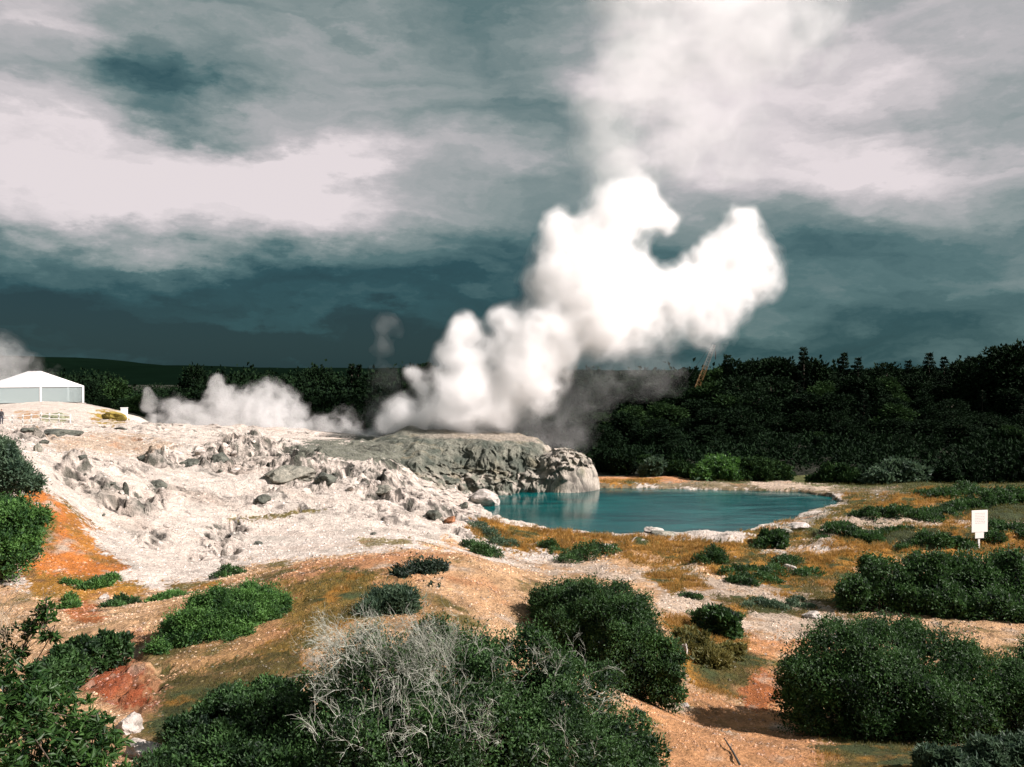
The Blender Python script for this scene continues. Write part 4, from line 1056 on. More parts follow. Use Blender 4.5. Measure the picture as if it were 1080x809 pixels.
# skyline trees of the right-hand forest, each with its own outline
SKY = [('c1',848,366,138,'slender pointed conifer spire standing highest near the middle of the forest skyline',.75),
 ('c0',890,372,140,'pointed conifer to the right of the tallest spire on the skyline',.9),('b2',862,376,139,'small round tree beside the tall spire on the skyline',1),
 ('b1',822,377,142,'broad domed tree left of the tall spire on the skyline',1),('c0',767,374,140,'short pointed conifer just right of the crane on the skyline',.8),
 ('b0',784,380,141,'rounded tree between the crane and the broad domed tree',1),('b2',720,392,142,'small round tree left of the crane jib',1),('b0',700,396,143,'low round tree at the left end of the forest skyline by the steam',1.2),
 ('c0',905,377,139,'narrow conifer in the gap between two broad crowns on the skyline',.8),('b4',935,382,141,'wide flat-topped tree on the right skyline',1),
 ('c0',980,372,138,'pointed conifer left of a matching one on the right skyline',.9),('c1',996,376,139,'second thinner conifer of the close pair on the right skyline',.9),
 ('b0',1015,382,141,'domed tree between the conifer pair and the tall right-hand crown',1),('c1',1038,378,140,'thin conifer near the right end of the skyline',.9),
 ('b1',1068,364,130,'tallest dark broad tree rising at the right edge of the forest',1),('b4',1095,356,128,'high spreading tree cut by the right edge of the frame',1),
 ('b0',1050,374,134,'round crown leaning against the tallest tree at the right edge',1),('c0',958,380,141,'small conifer in front of the wide flat-topped tree',.8)]
for k_, px, py, D, lb, ws in SKY: tree_at(k_, px, py, D, lb, wscale=ws)
random.seed(3)
sk_x = [560,600,640,700,740,760,800,847,900,940,980,1000,1040,1070,1150]; sk_y = [412,404,400,396,392,384,384,383,383,386,383,386,380,372,362]
rows = [(93,-6,.98),(100,-2,.84),(107,1,.68),(115,2,.52),(124,2,.34),(134,0,.15),(145,0,.02)]
G1 = 'trees massed in the dark forest behind the pool'
for D, jy, fr in rows:
    px = 590 + random.uniform(0, 20)
    while px < 1150:
        st_ = np.interp(px, sk_x, sk_y); bot = np.interp(px, [600, 900, 1100], [478, 478, 466])
        py = st_ + (bot - st_) * fr + random.uniform(-8, 8)
        kd = random.choice(['b0', 'b1', 'b2', 'b3', 'b4', 'b0', 'b4'] + (['c0'] if fr < .6 else []))
        lbt = {'b3': 'lighter green broadleaf tree within the dark forest behind the pool', 'c0': 'dark conifer within the forest behind the pool'}.get(kd, 'dark broadleaf tree within the forest behind the pool')
        tree_at(kd, px, py, D + random.uniform(-3, 3), lbt, G1, random.uniform(1.0, 1.3) + .5 * fr)
        px += random.uniform(3.4, 5.2) * F / D
# trees in the valley on the left, behind the terrace
LS = [('b0',212,386,175,'rounded tree standing above the others in the valley behind the terrace',.8),('p0',371,385,172,'left one of two thin upright trees in the valley beyond the wisp',1.0),('p0',378,386,173,'right one of two thin upright trees in the valley beyond the wisp',1.0),
      ('b4',335,386,176,'broad dark tree left of the two thin upright trees',.9),('b1',443,384,170,'dark tree top showing above the steam left of the plume',.8),('c0',452,382,171,'small conifer top poking out beside the white plume',.8)]
for k_, px, py, D, lb, ws in LS: tree_at(k_, px, py, D, lb, wscale=ws)
G2 = 'trees in the valley behind the terrace'
for D, off in ((128, 40), (140, 24), (155, 12), (172, 5)):
    px = -60 + random.uniform(0, 20)
    while px < 600:
        if not (D < 150 and px < 105):
            py = 392 + off + random.uniform(-3, 6) + (13 if 122 < px < 208 and off < 20 else 0)
            kd = random.choice(['b0', 'b1', 'b2', 'b4', 'b4', 'b3'])
            tree_at(kd, px, py, D + random.uniform(-3, 3), 'dark broadleaf tree in the valley behind the terrace' if kd != 'b3' else 'lighter green tree in the valley behind the terrace', G2, random.uniform(1.0, 1.4))
        px += random.uniform(5.0, 7.5) * F / D
# far-off wood beyond, one mass
rng = np.random.RandomState(77); cl = []
for i in range(900):
    D = rng.uniform(190, 620); px = rng.uniform(-260, 1340); p = P(px, 400, D)
    lowp = 7.0 if 120 < px < 212 else 0.0
    ht = rng.uniform(9.5, 13.2) - lowp; g = float(gh(p.x, D)); rr_ = rng.uniform(4, 8)
    cl.append((p.x, D, g + ht * .5, rr_, rr_, ht * .5))
V, Fq, C_ = crown_clumps(rng, cl, 130000, 1.05, .85)
tag(np_mesh('woods', V, Fq, L_TREE, col=C_), 'far-off dark wood filling the valley up to the hills', 'woods', kind='stuff')

cl = []
for i in range(420):
    D = rng.uniform(86.5, 150); px = rng.uniform(585, 1200)
    if D < 92 and px < 740: continue
    p = P(px, 400, D); g = float(gh(p.x, D)); rr_ = rng.uniform(1.6, 3.4)
    cl.append((p.x, D, g + .3, rr_, rr_, rng.uniform(1.0, 2.2)))
for i in range(60):
    D = rng.uniform(78.5, 90); px = rng.uniform(900, 1240); p = P(px, 400, D); rr_ = rng.uniform(1.2, 2.4)
    cl.append((p.x, D, float(gh(p.x, D)) + .2, rr_, rr_, rng.uniform(.8, 1.7)))
V, Fq, C_ = crown_clumps(rng, cl, 80000, .42, .30)
tag(np_mesh('undergrowth', V, Fq, L_TREE, col=C_), 'dense dark undergrowth covering the forest floor behind the pool', 'undergrowth', kind='stuff')

# ------------------------------------------------------------------ grass and stones on the ground
rng = np.random.RandomState(55)
cellA = np.abs(np.gradient(GY, axis=0) * np.gradient(GX, axis=1))
scr = (PX > -60) & (PX < 1140) & (PY < 900) & (GY > 8) & (GY < 78) & (GS > .5)
def scatter(maskw, n):
    w_ = (cellA * maskw * scr / np.maximum(GY, 8) ** 1.35).ravel(); w_ /= w_.sum()
    k = rng.choice(w_.size, n, p=w_)
    a, b_ = np.unravel_index(k, GX.shape); a = np.minimum(a, GX.shape[0] - 2); b_ = np.minimum(b_, NC - 2)
    fa, fb = rng.rand(n), rng.rand(n)
    y = GY[a, b_] + fa * (GY[a + 1, b_] - GY[a, b_]); x = GX[a, b_] + fb * (GX[a, b_ + 1] - GX[a, b_])
    return x, y, gh(x, y), a, b_
gd = np.clip(fbm(GX / 1.2, GY / 1.2, 2.0, 4) * 2 + .6, .02, 1)
for nm, msk, n_, ln_, mt, lb in (('dry_grass', (KIND == 2) & (VC[..., 0] > .25), 90000, .15, leaf_mat('dry_grass_blades', (.09, .05, .010), (.42, .24, .06), transl=.3), 'short ochre dry grass covering the ground around the pool'),
                                 ('green_grass', ((KIND == 2) & (VC[..., 0] <= .25)) | (KIND == 4), 60000, .14, leaf_mat('green_grass_blades', (.02, .03, .008), (.13, .12, .032), transl=.3), 'olive green grass and moss in the hollows and on the banks')):
    x, y, z, a, b_ = scatter(msk * gd, n_)
    sc_ = np.clip(y / 26, .55, 1.9)
    V, Fq, C_ = leaves_mesh(np.stack([x, y, z - .01], 1), np.stack([rng.normal(size=n_) * .45, rng.normal(size=n_) * .45, np.ones(n_)], 1), ln_ * rng.uniform(.4, 1.2, n_) * sc_, .012 * sc_, rng)
    tag(np_mesh(nm, V, Fq, mt, col=C_), lb, 'grass', kind='stuff')
# dead leaves and twig litter round the shrubs
lit = np.clip(fbm(GX / .9, GY / .9, 91.0, 4) * 2 + .1, 0, 1) * ((KIND == 1) | (KIND == 2)) * smooth(46, 30, GY)
x, y, z, a, b_ = scatter(lit, 26000); n_ = len(x)
ang_ = rng.uniform(0, 6.28, n_)
V, Fq, C_ = leaves_mesh(np.stack([x, y, z + .008], 1), np.stack([np.cos(ang_), np.sin(ang_), rng.normal(size=n_) * .18], 1), rng.uniform(.015, .09, n_) * np.clip(y / 22, .6, 1.6), .012 * np.clip(y / 22, .6, 1.6), rng)
tag(np_mesh('leaf_litter', V, Fq, leaf_mat('litter', (.03, .02, .012), (.26, .18, .10), transl=0.0, rough=.9), col=C_), 'dead leaves and twigs littered over the soil between the shrubs', 'litter', kind='stuff')
# stones and grit: small irregular octahedra
x, y, z, a, b_ = scatter(((KIND == 1) | (KIND == 3)) * 1.0 * np.clip(gd + .1, 0, 1) + (KIND == 0) * .25 + (KIND == 2) * .15, 95000)
n_ = len(x); s_ = (.008 + .045 * rng.rand(n_) ** 5 ) * np.clip(y / 20, .7, 2.2)
oc = np.array([(1,0,0),(-1,0,0),(0,1,0),(0,-1,0),(0,0,1),(0,0,-1)], float); fo = np.array([(0,2,4),(2,1,4),(1,3,4),(3,0,4),(2,0,5),(1,2,5),(3,1,5),(0,3,5)])
V = oc[None] * s_[:, None, None] * rng.uniform(.5, 1.4, (n_, 6, 1)) ; th = rng.uniform(0, 6.28, n_)
V = np.stack([V[..., 0] * np.cos(th)[:, None] - V[..., 1] * np.sin(th)[:, None], V[..., 0] * np.sin(th)[:, None] + V[..., 1] * np.cos(th)[:, None], V[..., 2] * .7], -1)
V = (V + np.stack([x, y, z], 1)[:, None]).reshape(-1, 3)
Fq = (fo[None] + (np.arange(n_) * 6)[:, None, None]).reshape(-1, 3)
gc = VC[a, b_] * rng.uniform(.5, 1.5, (n_, 1)) * .8 + .12 * rng.rand(n_, 1)
m, nt = new_mat('grit'); T = NT(nt); at = T.n('ShaderNodeAttribute', attribute_name='Col')
bb = T.n('ShaderNodeBsdfPrincipled', inp={'Base Color': at.outputs['Color'], 'Roughness': 0.9}); T.link(bb.outputs[0], T.n('ShaderNodeOutputMaterial').inputs[0])
tag(np_mesh('gravel', V, Fq, m, col=np.repeat(gc, 6, 0)), 'loose stones and grit scattered over the soil and paths', 'gravel', kind='stuff')
# ------------------------------------------------------------------ things on the ground
def hit(px, py, lo=8, hi=110):
    Ds = np.arange(lo, hi, .05); ps = np.array([P(px, py, D_) for D_ in Ds])
    k = np.where(ps[:, 2] < gh(ps[:, 0], ps[:, 1]))[0]
    D_ = Ds[k[0]] if len(k) else hi
    q = P(px, py, D_); q.z = hgrid(q.x, q.y); return q

# --- stones
def rock_mesh(seed, sz, flat=.65, sub=4, ang=1.0):
    import bmesh
    bm = bmesh.new(); bmesh.ops.create_icosphere(bm, subdivisions=sub, radius=1.0)
    co = np.array([v.co[:] for v in bm.verts]); s_ = seed * 3.17
    rng = np.random.RandomState(seed)
    d = np.ones(len(co)) * 1.25
    for i in range(9):       # chop with random planes for broken faces
        n_ = rng.normal(size=3); n_ /= np.linalg.norm(n_); k = rng.uniform(.55, .95)
        dp = co @ n_; d = np.where(dp > 0, np.minimum(d, k / np.maximum(dp, 1e-3)), d)
    d = np.minimum(d, 1.2) + .12 * fbm(co[:, 0] * 1.5 + s_, co[:, 1] * 1.5, co[:, 2] * 1.5, 5, .6)
    co = co * d[:, None] * np.array([sz[0], sz[1], sz[2]])
    fc = np.array([[v.index for v in f_.verts] for f_ in bm.faces]); bm.free(); return co, fc
def rock_mat(name, ca, cb):
    m, nt = new_mat(name); T = NT(nt); tcn = T.n('ShaderNodeTexCoord')
    n1 = T.n('ShaderNodeTexNoise', inp={'Vector': tcn.outputs['Object'], 'Scale': 2.6, 'Detail': 9.0, 'Roughness': .7})
    n2 = T.n('ShaderNodeTexNoise', inp={'Vector': tcn.outputs['Object'], 'Scale': 14.0, 'Detail': 5.0, 'Roughness': .7})
    c_ = T.ramp(T.math('ADD', T.math('MULTIPLY', n1.outputs[0], .7), T.math('MULTIPLY', n2.outputs[0], .3)), [(.38, ca), (.62, cb)])
    bp = T.n('ShaderNodeBump', inp={'Strength': .9, 'Distance': .08, 'Height': T.math('ADD', n1.outputs[0], T.math('MULTIPLY', n2.outputs[0], .4))})
    b = T.n('ShaderNodeBsdfPrincipled', inp={'Base Color': c_, 'Roughness': .9, 'Normal': bp.outputs[0]})
    T.link(b.outputs[0], T.n('ShaderNodeOutputMaterial').inputs[0]); return m
RK_W = rock_mat('pale_sinter_rock', (.20, .18, .15), (.55, .49, .45)); RK_D = rock_mat('dark_rock', (.015, .02, .016), (.12, .125, .10)); RK_G = rock_mat('grey_rock', (.05, .058, .045), (.30, .28, .23))
RK = [ # px, py, width px, height px, material, label
 (62,458,30,7,RK_D,'dark flat slab on the pale flat nearest the fence'),(30,455,16,6,RK_D,'small dark rock left of the dark flat slab near the fence'),
 (38,476,9,16,RK_G,'upright brown-grey rock standing on the bank above the orange slope'),(126,453,10,4,RK_D,'thin dark rock alone on the flat right of the yellow mound'),
 (228,486,22,12,RK_D,'dark tilted rock wedge in the white outcrop left of centre'),(200,491,20,8,RK_D,'dark low rock beside the tilted wedge in the white outcrop'),
 (150,487,18,6,RK_D,'small dark rock lying alone on the white terrace'),(163,514,16,8,RK_D,'dark arched rock in the middle of the white terrace'),
 (131,522,7,16,RK_D,'narrow dark cleft rock at the edge of the left outcrop'),(300,505,46,17,RK_G,'large hollowed grey boulder on the white terrace below the steam'),
 (340,508,24,12,RK_D,'dark rock at the right end of the hollowed grey boulder'),(277,530,14,9,RK_D,'dark lump below the hollowed grey boulder'),
 (405,520,22,8,RK_G,'low grey rock between the outcrop and the sinter mound'),(458,548,16,14,RK_D,'dark block at the foot of the mound by the pool corner'),
 (474,552,12,11,rock_mat('rusty_rock', (.10,.05,.025), (.38,.16,.07)),'rusty orange block beside the dark block at the pool corner'),(505,532,34,20,RK_W,'smooth white rock running down to the left tip of the pool'),
 (488,536,10,8,RK_D,'small dark rock on the white rock by the pool tip'),(690,562,16,9,RK_W,'pale rock cap on the near shore of the pool'),
 (700,566,26,8,RK_G,'mossy grey rock under the pale cap on the near shore'),(835,602,16,7,RK_W,'white stone on the mat in front of the pond shrub'),
 (858,652,18,7,RK_W,'white stone at the end of the green mat by the path'),(640,580,14,7,RK_W,'pale stone topping the domed dark mat by the pool'),
 (133,775,34,26,RK_W,'large pale weathered rock beside the nearest broad-leaved shrub'),(150,800,36,24,RK_W,'pale rock at the bottom edge right of the nearest shrub'),
 (108,632,9,6,RK_W,'white stone beside the dark green clump at the lower left'),(845,558,22,7,RK_W,'pale rock bank at the right end of the pool near the path'),
 (830,562,18,6,RK_G,'grey rock sloping into the right end of the pool'),(723,746,9,5,RK_W,'small white stone under the tip of the tall dark shrub'),
 (722,690,9,14,RK_W,'upright pale stone on the ochre bank beside the tall dark shrub')]
for i, (px, py, wpx, hpx, mt, lb) in enumerate(RK):
    q = hit(px, py); s_ = q.y / F
    co, fc = rock_mesh(200 + i, (wpx * s_ * .55, wpx * s_ * .5, hpx * s_ * .62), sub=4)
    o = np_mesh('boulder' if wpx > 14 else 'stone', co, fc, mt, smoothf=False, loc=(q.x, q.y + wpx * s_ * .3, q.z + hpx * s_ * .08)); o.rotation_euler = (0, 0, random.uniform(-.5, .5))
    tag(o, lb, 'rock')
# smaller broken blocks strewn over the terrace and paths
base_rocks = [rock_mesh(300 + k, (.22, .19, .13), sub=2) for k in range(5)]
rock_src = []
rng = np.random.RandomState(9)
spots = []
while len(spots) < 50:
    px, py = rng.uniform(20, 520), rng.uniform(462, 600)
    if rough_mask(np.array([px]), np.array([py]))[0] > .2 or rng.rand() < .15: spots.append((px, py))
for k in range(40): spots.append((rng.uniform(560, 900), rng.uniform(585, 700)))
for k in range(40): spots.append((rng.uniform(450, 560), rng.uniform(600, 650)))
first = {}
for i, (px, py) in enumerate(spots):
    q = hit(px, py); k = i % 5; white = i < 50
    if i < 50: mt, grp, lb = (RK_W, 'broken blocks strewn over the white terrace', 'small broken pale block lying on the white terrace')
    elif i < 90: mt, grp, lb = (RK_W, 'stones along the path', 'small pale stone lying along the winding path')
    else: mt, grp, lb = (RK_G, 'stones on the crest', 'small grey stone on the crest behind the bleached twigs')
    if i < 50 and i % 4 == 0: mt, lb = RK_D, 'small broken dark block lying on the white terrace'
    key = (k, mt.name)
    if key not in first:
        o = np_mesh('stone', *base_rocks[k], mt); first[key] = o
    else: o = first[key].copy(); COL.objects.link(o)
    s_ = rng.uniform(.35, 1.25) * (1.1 if i < 50 else .45) * q.y / 45
    o.location = (q.x, q.y, q.z - .02); o.scale = (s_, s_, s_ * rng.uniform(.7, 1.2)); o.rotation_euler = (rng.uniform(-.4, .4), rng.uniform(-.4, .4), rng.uniform(0, 6.28))
    tag(o, lb, 'stone', grp)

# --- white warning sign
WPAINT = simple_mat('white_paint', (.80, .78, .75), .5, 4, .08); DKWOOD = simple_mat('dark_timber', (.07, .055, .04), .8, 8, .3); INK = simple_mat('faded_print', (.42, .38, .38), .7, 3, .1)
q = hit(1032, 578, 30, 60); k_ = q.y / F
sg = empty('sign', q, R(14)); tag(sg, 'white rectangular notice board on a short white post among ochre grass and green mats', 'sign')
zt = P(1032, 538, q.y).z - q.z; zb_ = P(1032, 561, q.y).z - q.z; zc = P(1032, 567.5, q.y).z - q.z
bd = MB().box((0, -.06, (zt + zb_) / 2), (1.0, .03, zt - zb_)).build('board', WPAINT, sg, bevel=.008)
mb = MB(); rng = np.random.RandomState(3)
for r_ in range(7):
    x0 = -.28
    while x0 < .26:
        w_ = rng.uniform(.04, .13); mb.box((x0 + w_ / 2, -.0775, zt - .16 - r_ * .085), (w_, .002, .022)); x0 += w_ + .035
mb.build('print', INK, bd)
MB().box((0, -.055, (zb_ + zc) / 2 - .005), (.55, .025, zb_ - zc - .01)).build('lower_plate', WPAINT, sg, bevel=.006)
MB().box((0, .0, zc * .5 + .25), (.11, .07, zc + 1.0)).build('post', WPAINT, sg, bevel=.008)

# --- marquee on the bank
TENT = simple_mat('white_pvc', (.78, .76, .75), .55, 2, .06); ALU = simple_mat('aluminium_post', (.72, .72, .72), .4, 3, .1, metal=0.0)
m, nt = new_mat('clear_pvc'); T = NT(nt)
bb = T.n('ShaderNodeBsdfPrincipled', inp={'Base Color': (.36, .42, .42, 1), 'Roughness': .12}); tr = T.n('ShaderNodeBsdfTransparent', inp={'Color': (.8, .86, .86, 1)})
mx = T.n('ShaderNodeMixShader', inp={0: .45}); T.link(bb.outputs[0], mx.inputs[1]); T.link(tr.outputs[0], mx.inputs[2]); T.link(mx.outputs[0], T.n('ShaderNodeOutputMaterial').inputs[0]); CLEAR = m
D = 128; c0 = P(43, 425, D); rz = R(38)
tz = c0.z; tn = empty('marquee', c0, rz); tag(tn, 'white marquee with a peaked roof and clear side panels on the bank at the left', 'marquee')
W2, DP, HE, HR = 5.9, 11.0, 2.5, 4.75
mb = MB()
def slab(pts_, th=.05):
    a, b_, c_ = [Vector(p) for p in pts_[:3]]; n_ = (b_ - a).cross(c_ - a).normalized() * th
    k = len(pts_); s = len(mb.v); mb.v += [tuple(Vector(p)) for p in pts_] + [tuple(Vector(p) - n_) for p in pts_]
    mb.f.append([s + i for i in range(k)]); mb.f.append([s + k + i for i in range(k)][::-1])
    for i in range(k): mb.f.append([s + i, s + k + i, s + k + (i + 1) % k, s + (i + 1) % k])
slab([(-W2, 0, HE), (0, 0.0, HR), (0, DP, HR), (-W2, DP, HE)][::-1]); slab([(W2, 0, HE), (W2, DP, HE), (0, DP, HR), (0, 0, HR)][::-1])
rf = mb.build('roof', TENT, tn)
mb = MB(); slab([(-W2, -.03, HE - .12), (W2, -.03, HE - .12), (W2, -.03, HE), (0, -.03, HR), (-W2, -.03, HE)], .03); slab([(-W2, DP + .03, HE - .1), (W2, DP + .03, HE - .1), (0, DP + .03, HR)], .03)
mb.build('gable', TENT, tn)
for x_ in (-W2 + .1, 0, W2 - .1):
    for y_ in (0.0, DP / 2, DP):
        if x_ == 0 and 0 < y_ < DP: continue
        MB().box((x_, y_ + .08, HE / 2 - .2), (.30 if x_ else .26, .12, HE + .35)).build('post', ALU, tn)
for (a_, b_) in ((-W2 + .26, -.15), (.15, W2 - .26)):
    MB().box(((a_ + b_) / 2, .10, HE / 2 - .05), (b_ - a_, .012, HE - .2)).build('clear_panel', CLEAR, tn); MB().box(((a_ + b_) / 2, DP, HE / 2 - .05), (b_ - a_, .012, HE - .2)).build('clear_panel', CLEAR, tn)
for x_ in (-W2 + .1, W2 - .1): MB().box((x_, DP / 2, HE / 2 - .05), (.012, DP - .3, HE - .2)).build('clear_panel', CLEAR, tn)
MB().box((0, DP / 2, -.35), (W2 * 2 + .5, DP + .6, .5)).build('floor', simple_mat('pale_deck', (.42, .38, .34), .8, 3, .2), tn)
# low white hut beyond the yellow mound
q = P(131, 437, 112); hz = hgrid(q.x, q.y)
ht_ = empty('hut', (q.x, q.y, hz), R(25)); tag(ht_, 'tiny white box hut at the edge of the terrace right of the yellow mound', 'hut')
hh_ = max(P(131, 430.5, 112).z - hz, .8)
MB().box((0, 0, hh_ / 2), (.85, .8, hh_)).build('wall', TENT, ht_, bevel=.01); MB().box((0, 0, hh_ + .04), (.95, .9, .08)).build('roof', ALU, ht_)
MB().box((-.1, -.405, hh_ * .42), (.35, .03, hh_ * .75)).build('door', ALU, ht_)
# yellow mound of sulphur soil
q = hit(116, 444, 60, 120); co, fc = rock_mesh(500, (1.55, 1.3, 1.25), sub=5)
tag(np_mesh('sulphur_mound', co, fc, rock_mat('sulphur_soil', (.13, .10, .02), (.33, .24, .045)), loc=(q.x, q.y + 1, q.z + .2), smoothf=True), 'rounded yellow sulphur mound on the terrace right of the marquee', 'mound')
q = hit(56, 442, 60, 120); co, fc = rock_mesh(501, (1.6, 1.0, .55), sub=4)
tag(np_mesh('mossy_mound', co, fc, rock_mat('mossy_soil', (.08, .10, .05), (.30, .30, .20)), loc=(q.x, q.y + .6, q.z + .1), smoothf=True), 'grey-green mossy mound below the marquee behind the fence', 'mound')
# white fence
fD = 91.0; fx = [2, 13, 24, 33, 43, 52, 62, 74]; p0 = P(2, 440, fD)
fn = empty('fence', (p0.x, p0.y, hgrid(p0.x, p0.y))); tag(fn, 'low white post and rail fence on the bank below the marquee', 'fence')
tops = []
for i, px in enumerate(fx):
    x_ = P(px, 440, fD).x; g_ = hgrid(x_, fD); MB().box((x_ - p0.x, 0, g_ - fn.location.z + .45), (.13, .10, 1.1)).build('post', WPAINT, fn); tops.append(Vector((x_ - p0.x, -.08, g_ - fn.location.z)))
for zz_ in (.42, .85): MB().tube([t_ + Vector((0, 0, zz_)) for t_ in tops], .045, 5).build('rail', WPAINT, fn)

# --- person at the left edge, one continuous body
def person(name, label, loc, rz, Hh=1.68):
    J = {'pel': (0,0,.93), 'bel': (0,-.01,1.08), 'che': (0,0,1.30), 'nek': (0,0,1.46), 'hd0': (0,-.015,1.55), 'hd1': (0,-.02,1.66), 'top': (0,-.01,1.72),
         'hl': (.10,0,.88), 'kl': (.11,-.03,.50), 'al': (.12,.02,.10), 'fl': (.13,-.13,.04), 'hr': (-.10,0,.88), 'kr': (-.12,-.06,.50), 'ar': (-.13,0,.10), 'fr': (-.14,-.15,.04),
         'sl': (.18,0,1.38), 'el': (.24,.02,1.12), 'wl': (.23,-.10,.90), 'ml': (.22,-.14,.82), 'sr': (-.18,0,1.38), 'er': (-.25,.02,1.12), 'wr': (-.20,-.13,.95), 'mr': (-.17,-.18,.89)}
    Rd = {'pel': (.15,.11), 'bel': (.14,.10), 'che': (.17,.12), 'nek': (.055,.055), 'hd0': (.075,.09), 'hd1': (.08,.10), 'top': (.05,.06), 'hl': (.095,.095), 'kl': (.062,.062), 'al': (.042,.042), 'fl': (.045,.03), 'hr': (.095,.095), 'kr': (.062,.062), 'ar': (.042,.042), 'fr': (.045,.03),
          'sl': (.065,.065), 'el': (.048,.048), 'wl': (.035,.035), 'ml': (.04,.022), 'sr': (.065,.065), 'er': (.048,.048), 'wr': (.035,.035), 'mr': (.04,.022)}
    E_ = [('pel','bel'),('bel','che'),('che','nek'),('nek','hd0'),('hd0','hd1'),('hd1','top'),('pel','hl'),('hl','kl'),('kl','al'),('al','fl'),('pel','hr'),('hr','kr'),('kr','ar'),('ar','fr'),('che','sl'),('sl','el'),('el','wl'),('wl','ml'),('che','sr'),('sr','er'),('er','wr'),('wr','mr')]
    ks_ = list(J); me = bpy.data.meshes.new(name); me.from_pydata([J[k] for k in ks_], [(ks_.index(a), ks_.index(b_)) for a, b_ in E_], [])
    o = bpy.data.objects.new(name, me); COL.objects.link(o)
    sk = o.modifiers.new('skin', 'SKIN'); sv = me.skin_vertices[0].data
    for i, k in enumerate(ks_): sv[i].radius = Rd[k]; sv[i].use_root = (k == 'pel')
    o.modifiers.new('sub', 'SUBSURF').levels = 2; o.modifiers['sub'].render_levels = 2
    dg = bpy.context.evaluated_depsgraph_get(); ev = bpy.data.meshes.new_from_object(o.evaluated_get(dg)); o.modifiers.clear(); o.data = ev
    ma, nt = new_mat('person_clothing'); T = NT(nt); tcn = T.n('ShaderNodeTexCoord'); sxx = T.n('ShaderNodeSeparateXYZ', inp={0: tcn.outputs['Object']})
    c_ = T.ramp(T.math('DIVIDE', sxx.outputs[2], 1.8), [(0.0, (.02,.02,.02)), (.05, (.03,.035,.05)), (.50, (.012,.013,.016)), (.815, (.42,.26,.19)), (.91, (.03,.02,.015))], 'CONSTANT')
    bb = T.n('ShaderNodeBsdfPrincipled', inp={'Base Color': c_, 'Roughness': .8}); T.link(bb.outputs[0], T.n('ShaderNodeOutputMaterial').inputs[0]); ev.materials.append(ma)
    ev.polygons.foreach_set('use_smooth', [True] * len(ev.polygons)); o.location = loc; o.rotation_euler = (0, 0, rz); o.scale = (Hh / 1.76,) * 3; return o
pp = P(1.5, 447, 90); tag(person('person', '', (pp.x, 90, hgrid(pp.x, 90)), R(60)), 'person in dark clothing standing by the fence at the left edge of the frame', 'person')

# --- crane behind the first rows of trees
YEL = simple_mat('crane_yellow', (.22, .12, .035), .5, 3, .3); GRS = simple_mat('crane_grey_steel', (.34, .33, .31), .5, 3, .2); BLK = simple_mat('black_rubber', (.02, .02, .02), .7, 5, .2)
cD = 137.0; a = P(738, 402, cD); b_ = P(753, 364, cD); dr = (b_ - a).normalized(); gz_ = hgrid(a.x - 3, cD)
foot = a - dr * ((a.z - gz_ - 1.6) / dr.z)
cr = empty('crane', (foot.x, cD, gz_)); tag(cr, 'lattice boom crane leaning right above the dark trees beside the plume', 'crane')
lo_ = foot - cr.location; hi_ = b_ - cr.location; Lb = (hi_ - lo_).length
def lattice(p0_, p1_, w0, w1, rad, mat, nm, n_):
    mb = MB(); dz_ = (p1_ - p0_).normalized(); u_ = Vector((0, 1, 0)); v_ = dz_.cross(u_).normalized(); prev = None
    for i in range(n_ + 1):
        f_ = i / n_; c_ = p0_.lerp(p1_, f_); w_ = w0 + (w1 - w0) * f_; ring = [c_ + u_ * s1 * w_ / 2 + v_ * s2 * w_ / 2 for s1, s2 in ((1,1),(1,-1),(-1,-1),(-1,1))]
        for k in range(4): mb.tube([ring[k], ring[(k + 1) % 4]], rad * .6, 4)
        if prev:
            for k in range(4): mb.tube([prev[k], ring[k]], rad, 4); mb.tube([prev[k], ring[(k + 1) % 4]], rad * .6, 4)
        prev = ring
    return mb.build(nm, mat, cr)
mid_ = lo_.lerp(hi_, .72)
lattice(lo_, mid_, .70, .62, .05, YEL, 'boom', 12); lattice(mid_, hi_, .62, .42, .04, GRS, 'boom_tip', 8)
MB().tube([hi_, hi_ + Vector((.25, 0, -1.1))], .03, 5).tube([hi_ + Vector((.25, 0, -1.0)), hi_ + Vector((.25, 0, -2.3))], [.10, .07], 6).build('hook_line', BLK, cr)
MB().tube([lo_ + Vector((-2.2, 0, 3.0)), lo_.lerp(hi_, .95) + Vector((-.5, 0, .2))], .03, 4).tube([lo_ + Vector((-2.0, 0, 0)), lo_ + Vector((-2.2, 0, 3.0))], .08, 5).build('stay_cable', BLK, cr)
MB().box((-1.2, 0, 1.55), (4.2, 2.4, 1.3)).build('body', YEL, cr, bevel=.06); MB().box((.6, -1.0, 1.9), (1.3, .9, 1.7)).build('cab', GRS, cr, bevel=.05)
for s_ in (-1, 1): MB().box((-.6, s_ * 1.25, .45), (4.6, .55, .9)).build('track', BLK, cr, bevel=.2)

# --- stick on the soil, bottom right of centre
q0, q1 = hit(780, 808), hit(764, 786)
o = MB().tube([Vector((0, 0, .03)), (q1 - q0) * .5 + Vector((.02, 0, .06)), q1 - q0 + Vector((0, 0, .12))], [.022, .018, .010], 6).tube([(q1 - q0) * .6 + Vector((0, 0, .06)), (q1 - q0) * .8 + Vector((.09, 0, .12))], [.010, .005], 5).build('fallen_stick', simple_mat('dead_wood', (.045, .05, .045), .8, 10, .4)); o.location = q0
tag(o, 'dark dead stick lying on the orange soil at the bottom of the picture', 'stick')

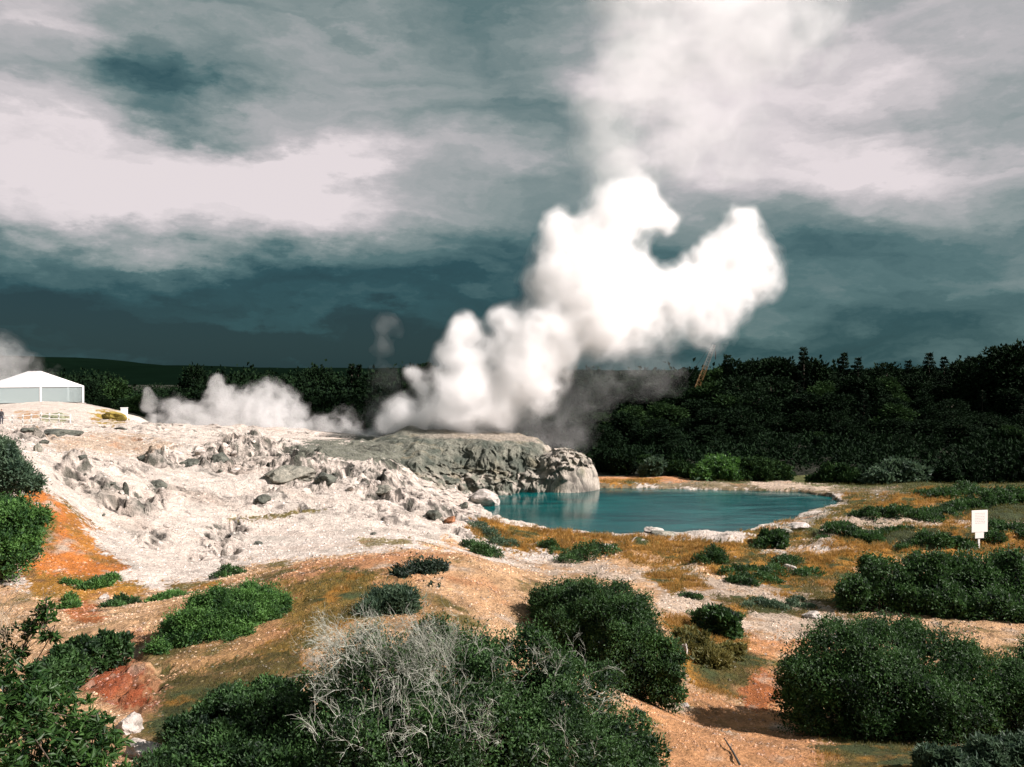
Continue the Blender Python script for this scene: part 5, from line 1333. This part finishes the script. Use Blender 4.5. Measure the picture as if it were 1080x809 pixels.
# --- hills on the horizon
hp = [(-600,388),(-250,384),(0,383),(25,380),(33,375.5),(45,380),(70,381),(88,377),(104,383),(122,381.5),(150,387),(215,386),(300,388.5),(430,389),(560,390),(700,391),(900,390),(1200,387),(1700,385)]
hx = np.linspace(-600, 1700, 500); hy = np.interp(hx, [a_ for a_, _ in hp], [b_ for _, b_ in hp]) + .6 * fbm(hx / 22, hx * 0 + 4, 0.0, 4) + 1.1 * np.abs(fbm(hx / 4.3, hx * 0 + 9, 0.0, 3)) * -1
V, nr = [], 14
for j in range(nr):
    f_ = j / (nr - 1); Dd = 900 + 2300 * f_
    for i, x_ in enumerate(hx):
        rdg = P(x_, hy[i], 2000); k = math.sin(min(f_ / .48, 1) * math.pi / 2) if f_ < .48 else math.cos((f_ - .48) / .52 * math.pi / 2)
        V.append((rdg.x * (Dd / 2000) ** .2 , Dd, -4 + (rdg.z + 4) * k + 3 * k * (1 - k) * math.sin(x_ * .13 + j)))
idx = np.arange(nr * 500).reshape(nr, 500); Fq = np.stack([idx[:-1, :-1], idx[:-1, 1:], idx[1:, 1:], idx[1:, :-1]], -1).reshape(-1, 4)
HM = simple_mat('hill_cloud_shade', (.0025, .007, .004), 1.0, .02, .45); [setattr(n_.inputs['Specular IOR Level'], 'default_value', 0.0) for n_ in HM.node_tree.nodes if n_.type == 'BSDF_PRINCIPLED']  # cloud shadow over the hills is put into this near-black green
tag(np_mesh('hills', V, Fq, HM, smoothf=True), 'low dark green hills along the horizon at the left', 'hills', kind='structure')
# --- a few far houses in the valley
HW = simple_mat('white_walls', (.6, .58, .55), .7, 1, .1); HR_ = simple_mat('house_roof', (.22, .2, .2), .7, 1, .2)
houses = [(138,401.5,7),(147,402,9),(157,400.5,6),(168,402.5,8),(181,402,9),(191,401,7)]; hl = ['leftmost','second from the left','third from the left','third from the right','second from the right','rightmost']
src = None
for i, (px, py, w_) in enumerate(houses):
    q = P(px, py, 1150 + (i % 3) * 30); g_ = q.z - 1.0
    if src is None:
        src = empty('house'); MB().box((0, 0, 1.3), (7, 6, 3.4)).build('wall', HW, src)
        mb = MB(); mb.v = [(-3.8,-3.4,3.0),(3.8,-3.4,3.0),(3.8,3.4,3.0),(-3.8,3.4,3.0),(-3.8,0,4.6),(3.8,0,4.6)]; mb.f = [[0,1,5,4],[2,3,4,5],[0,4,3],[1,2,5],[3,2,1,0]]; mb.build('roof', HR_, src); o = src
    else:
        o = src.copy(); COL.objects.link(o)
        for ch in src.children: c_ = ch.copy(); COL.objects.link(c_); c_.parent = o
    o.location = (q.x, q.y, g_); o.rotation_euler = (0, 0, R([-35, -20, -50, -30, -15, -40][i])); s_ = w_ / 9; o.scale = (s_, s_, s_)
    tag(o, hl[i] + ' of the tiny white houses among the far valley trees', 'house', 'white houses far off in the valley')
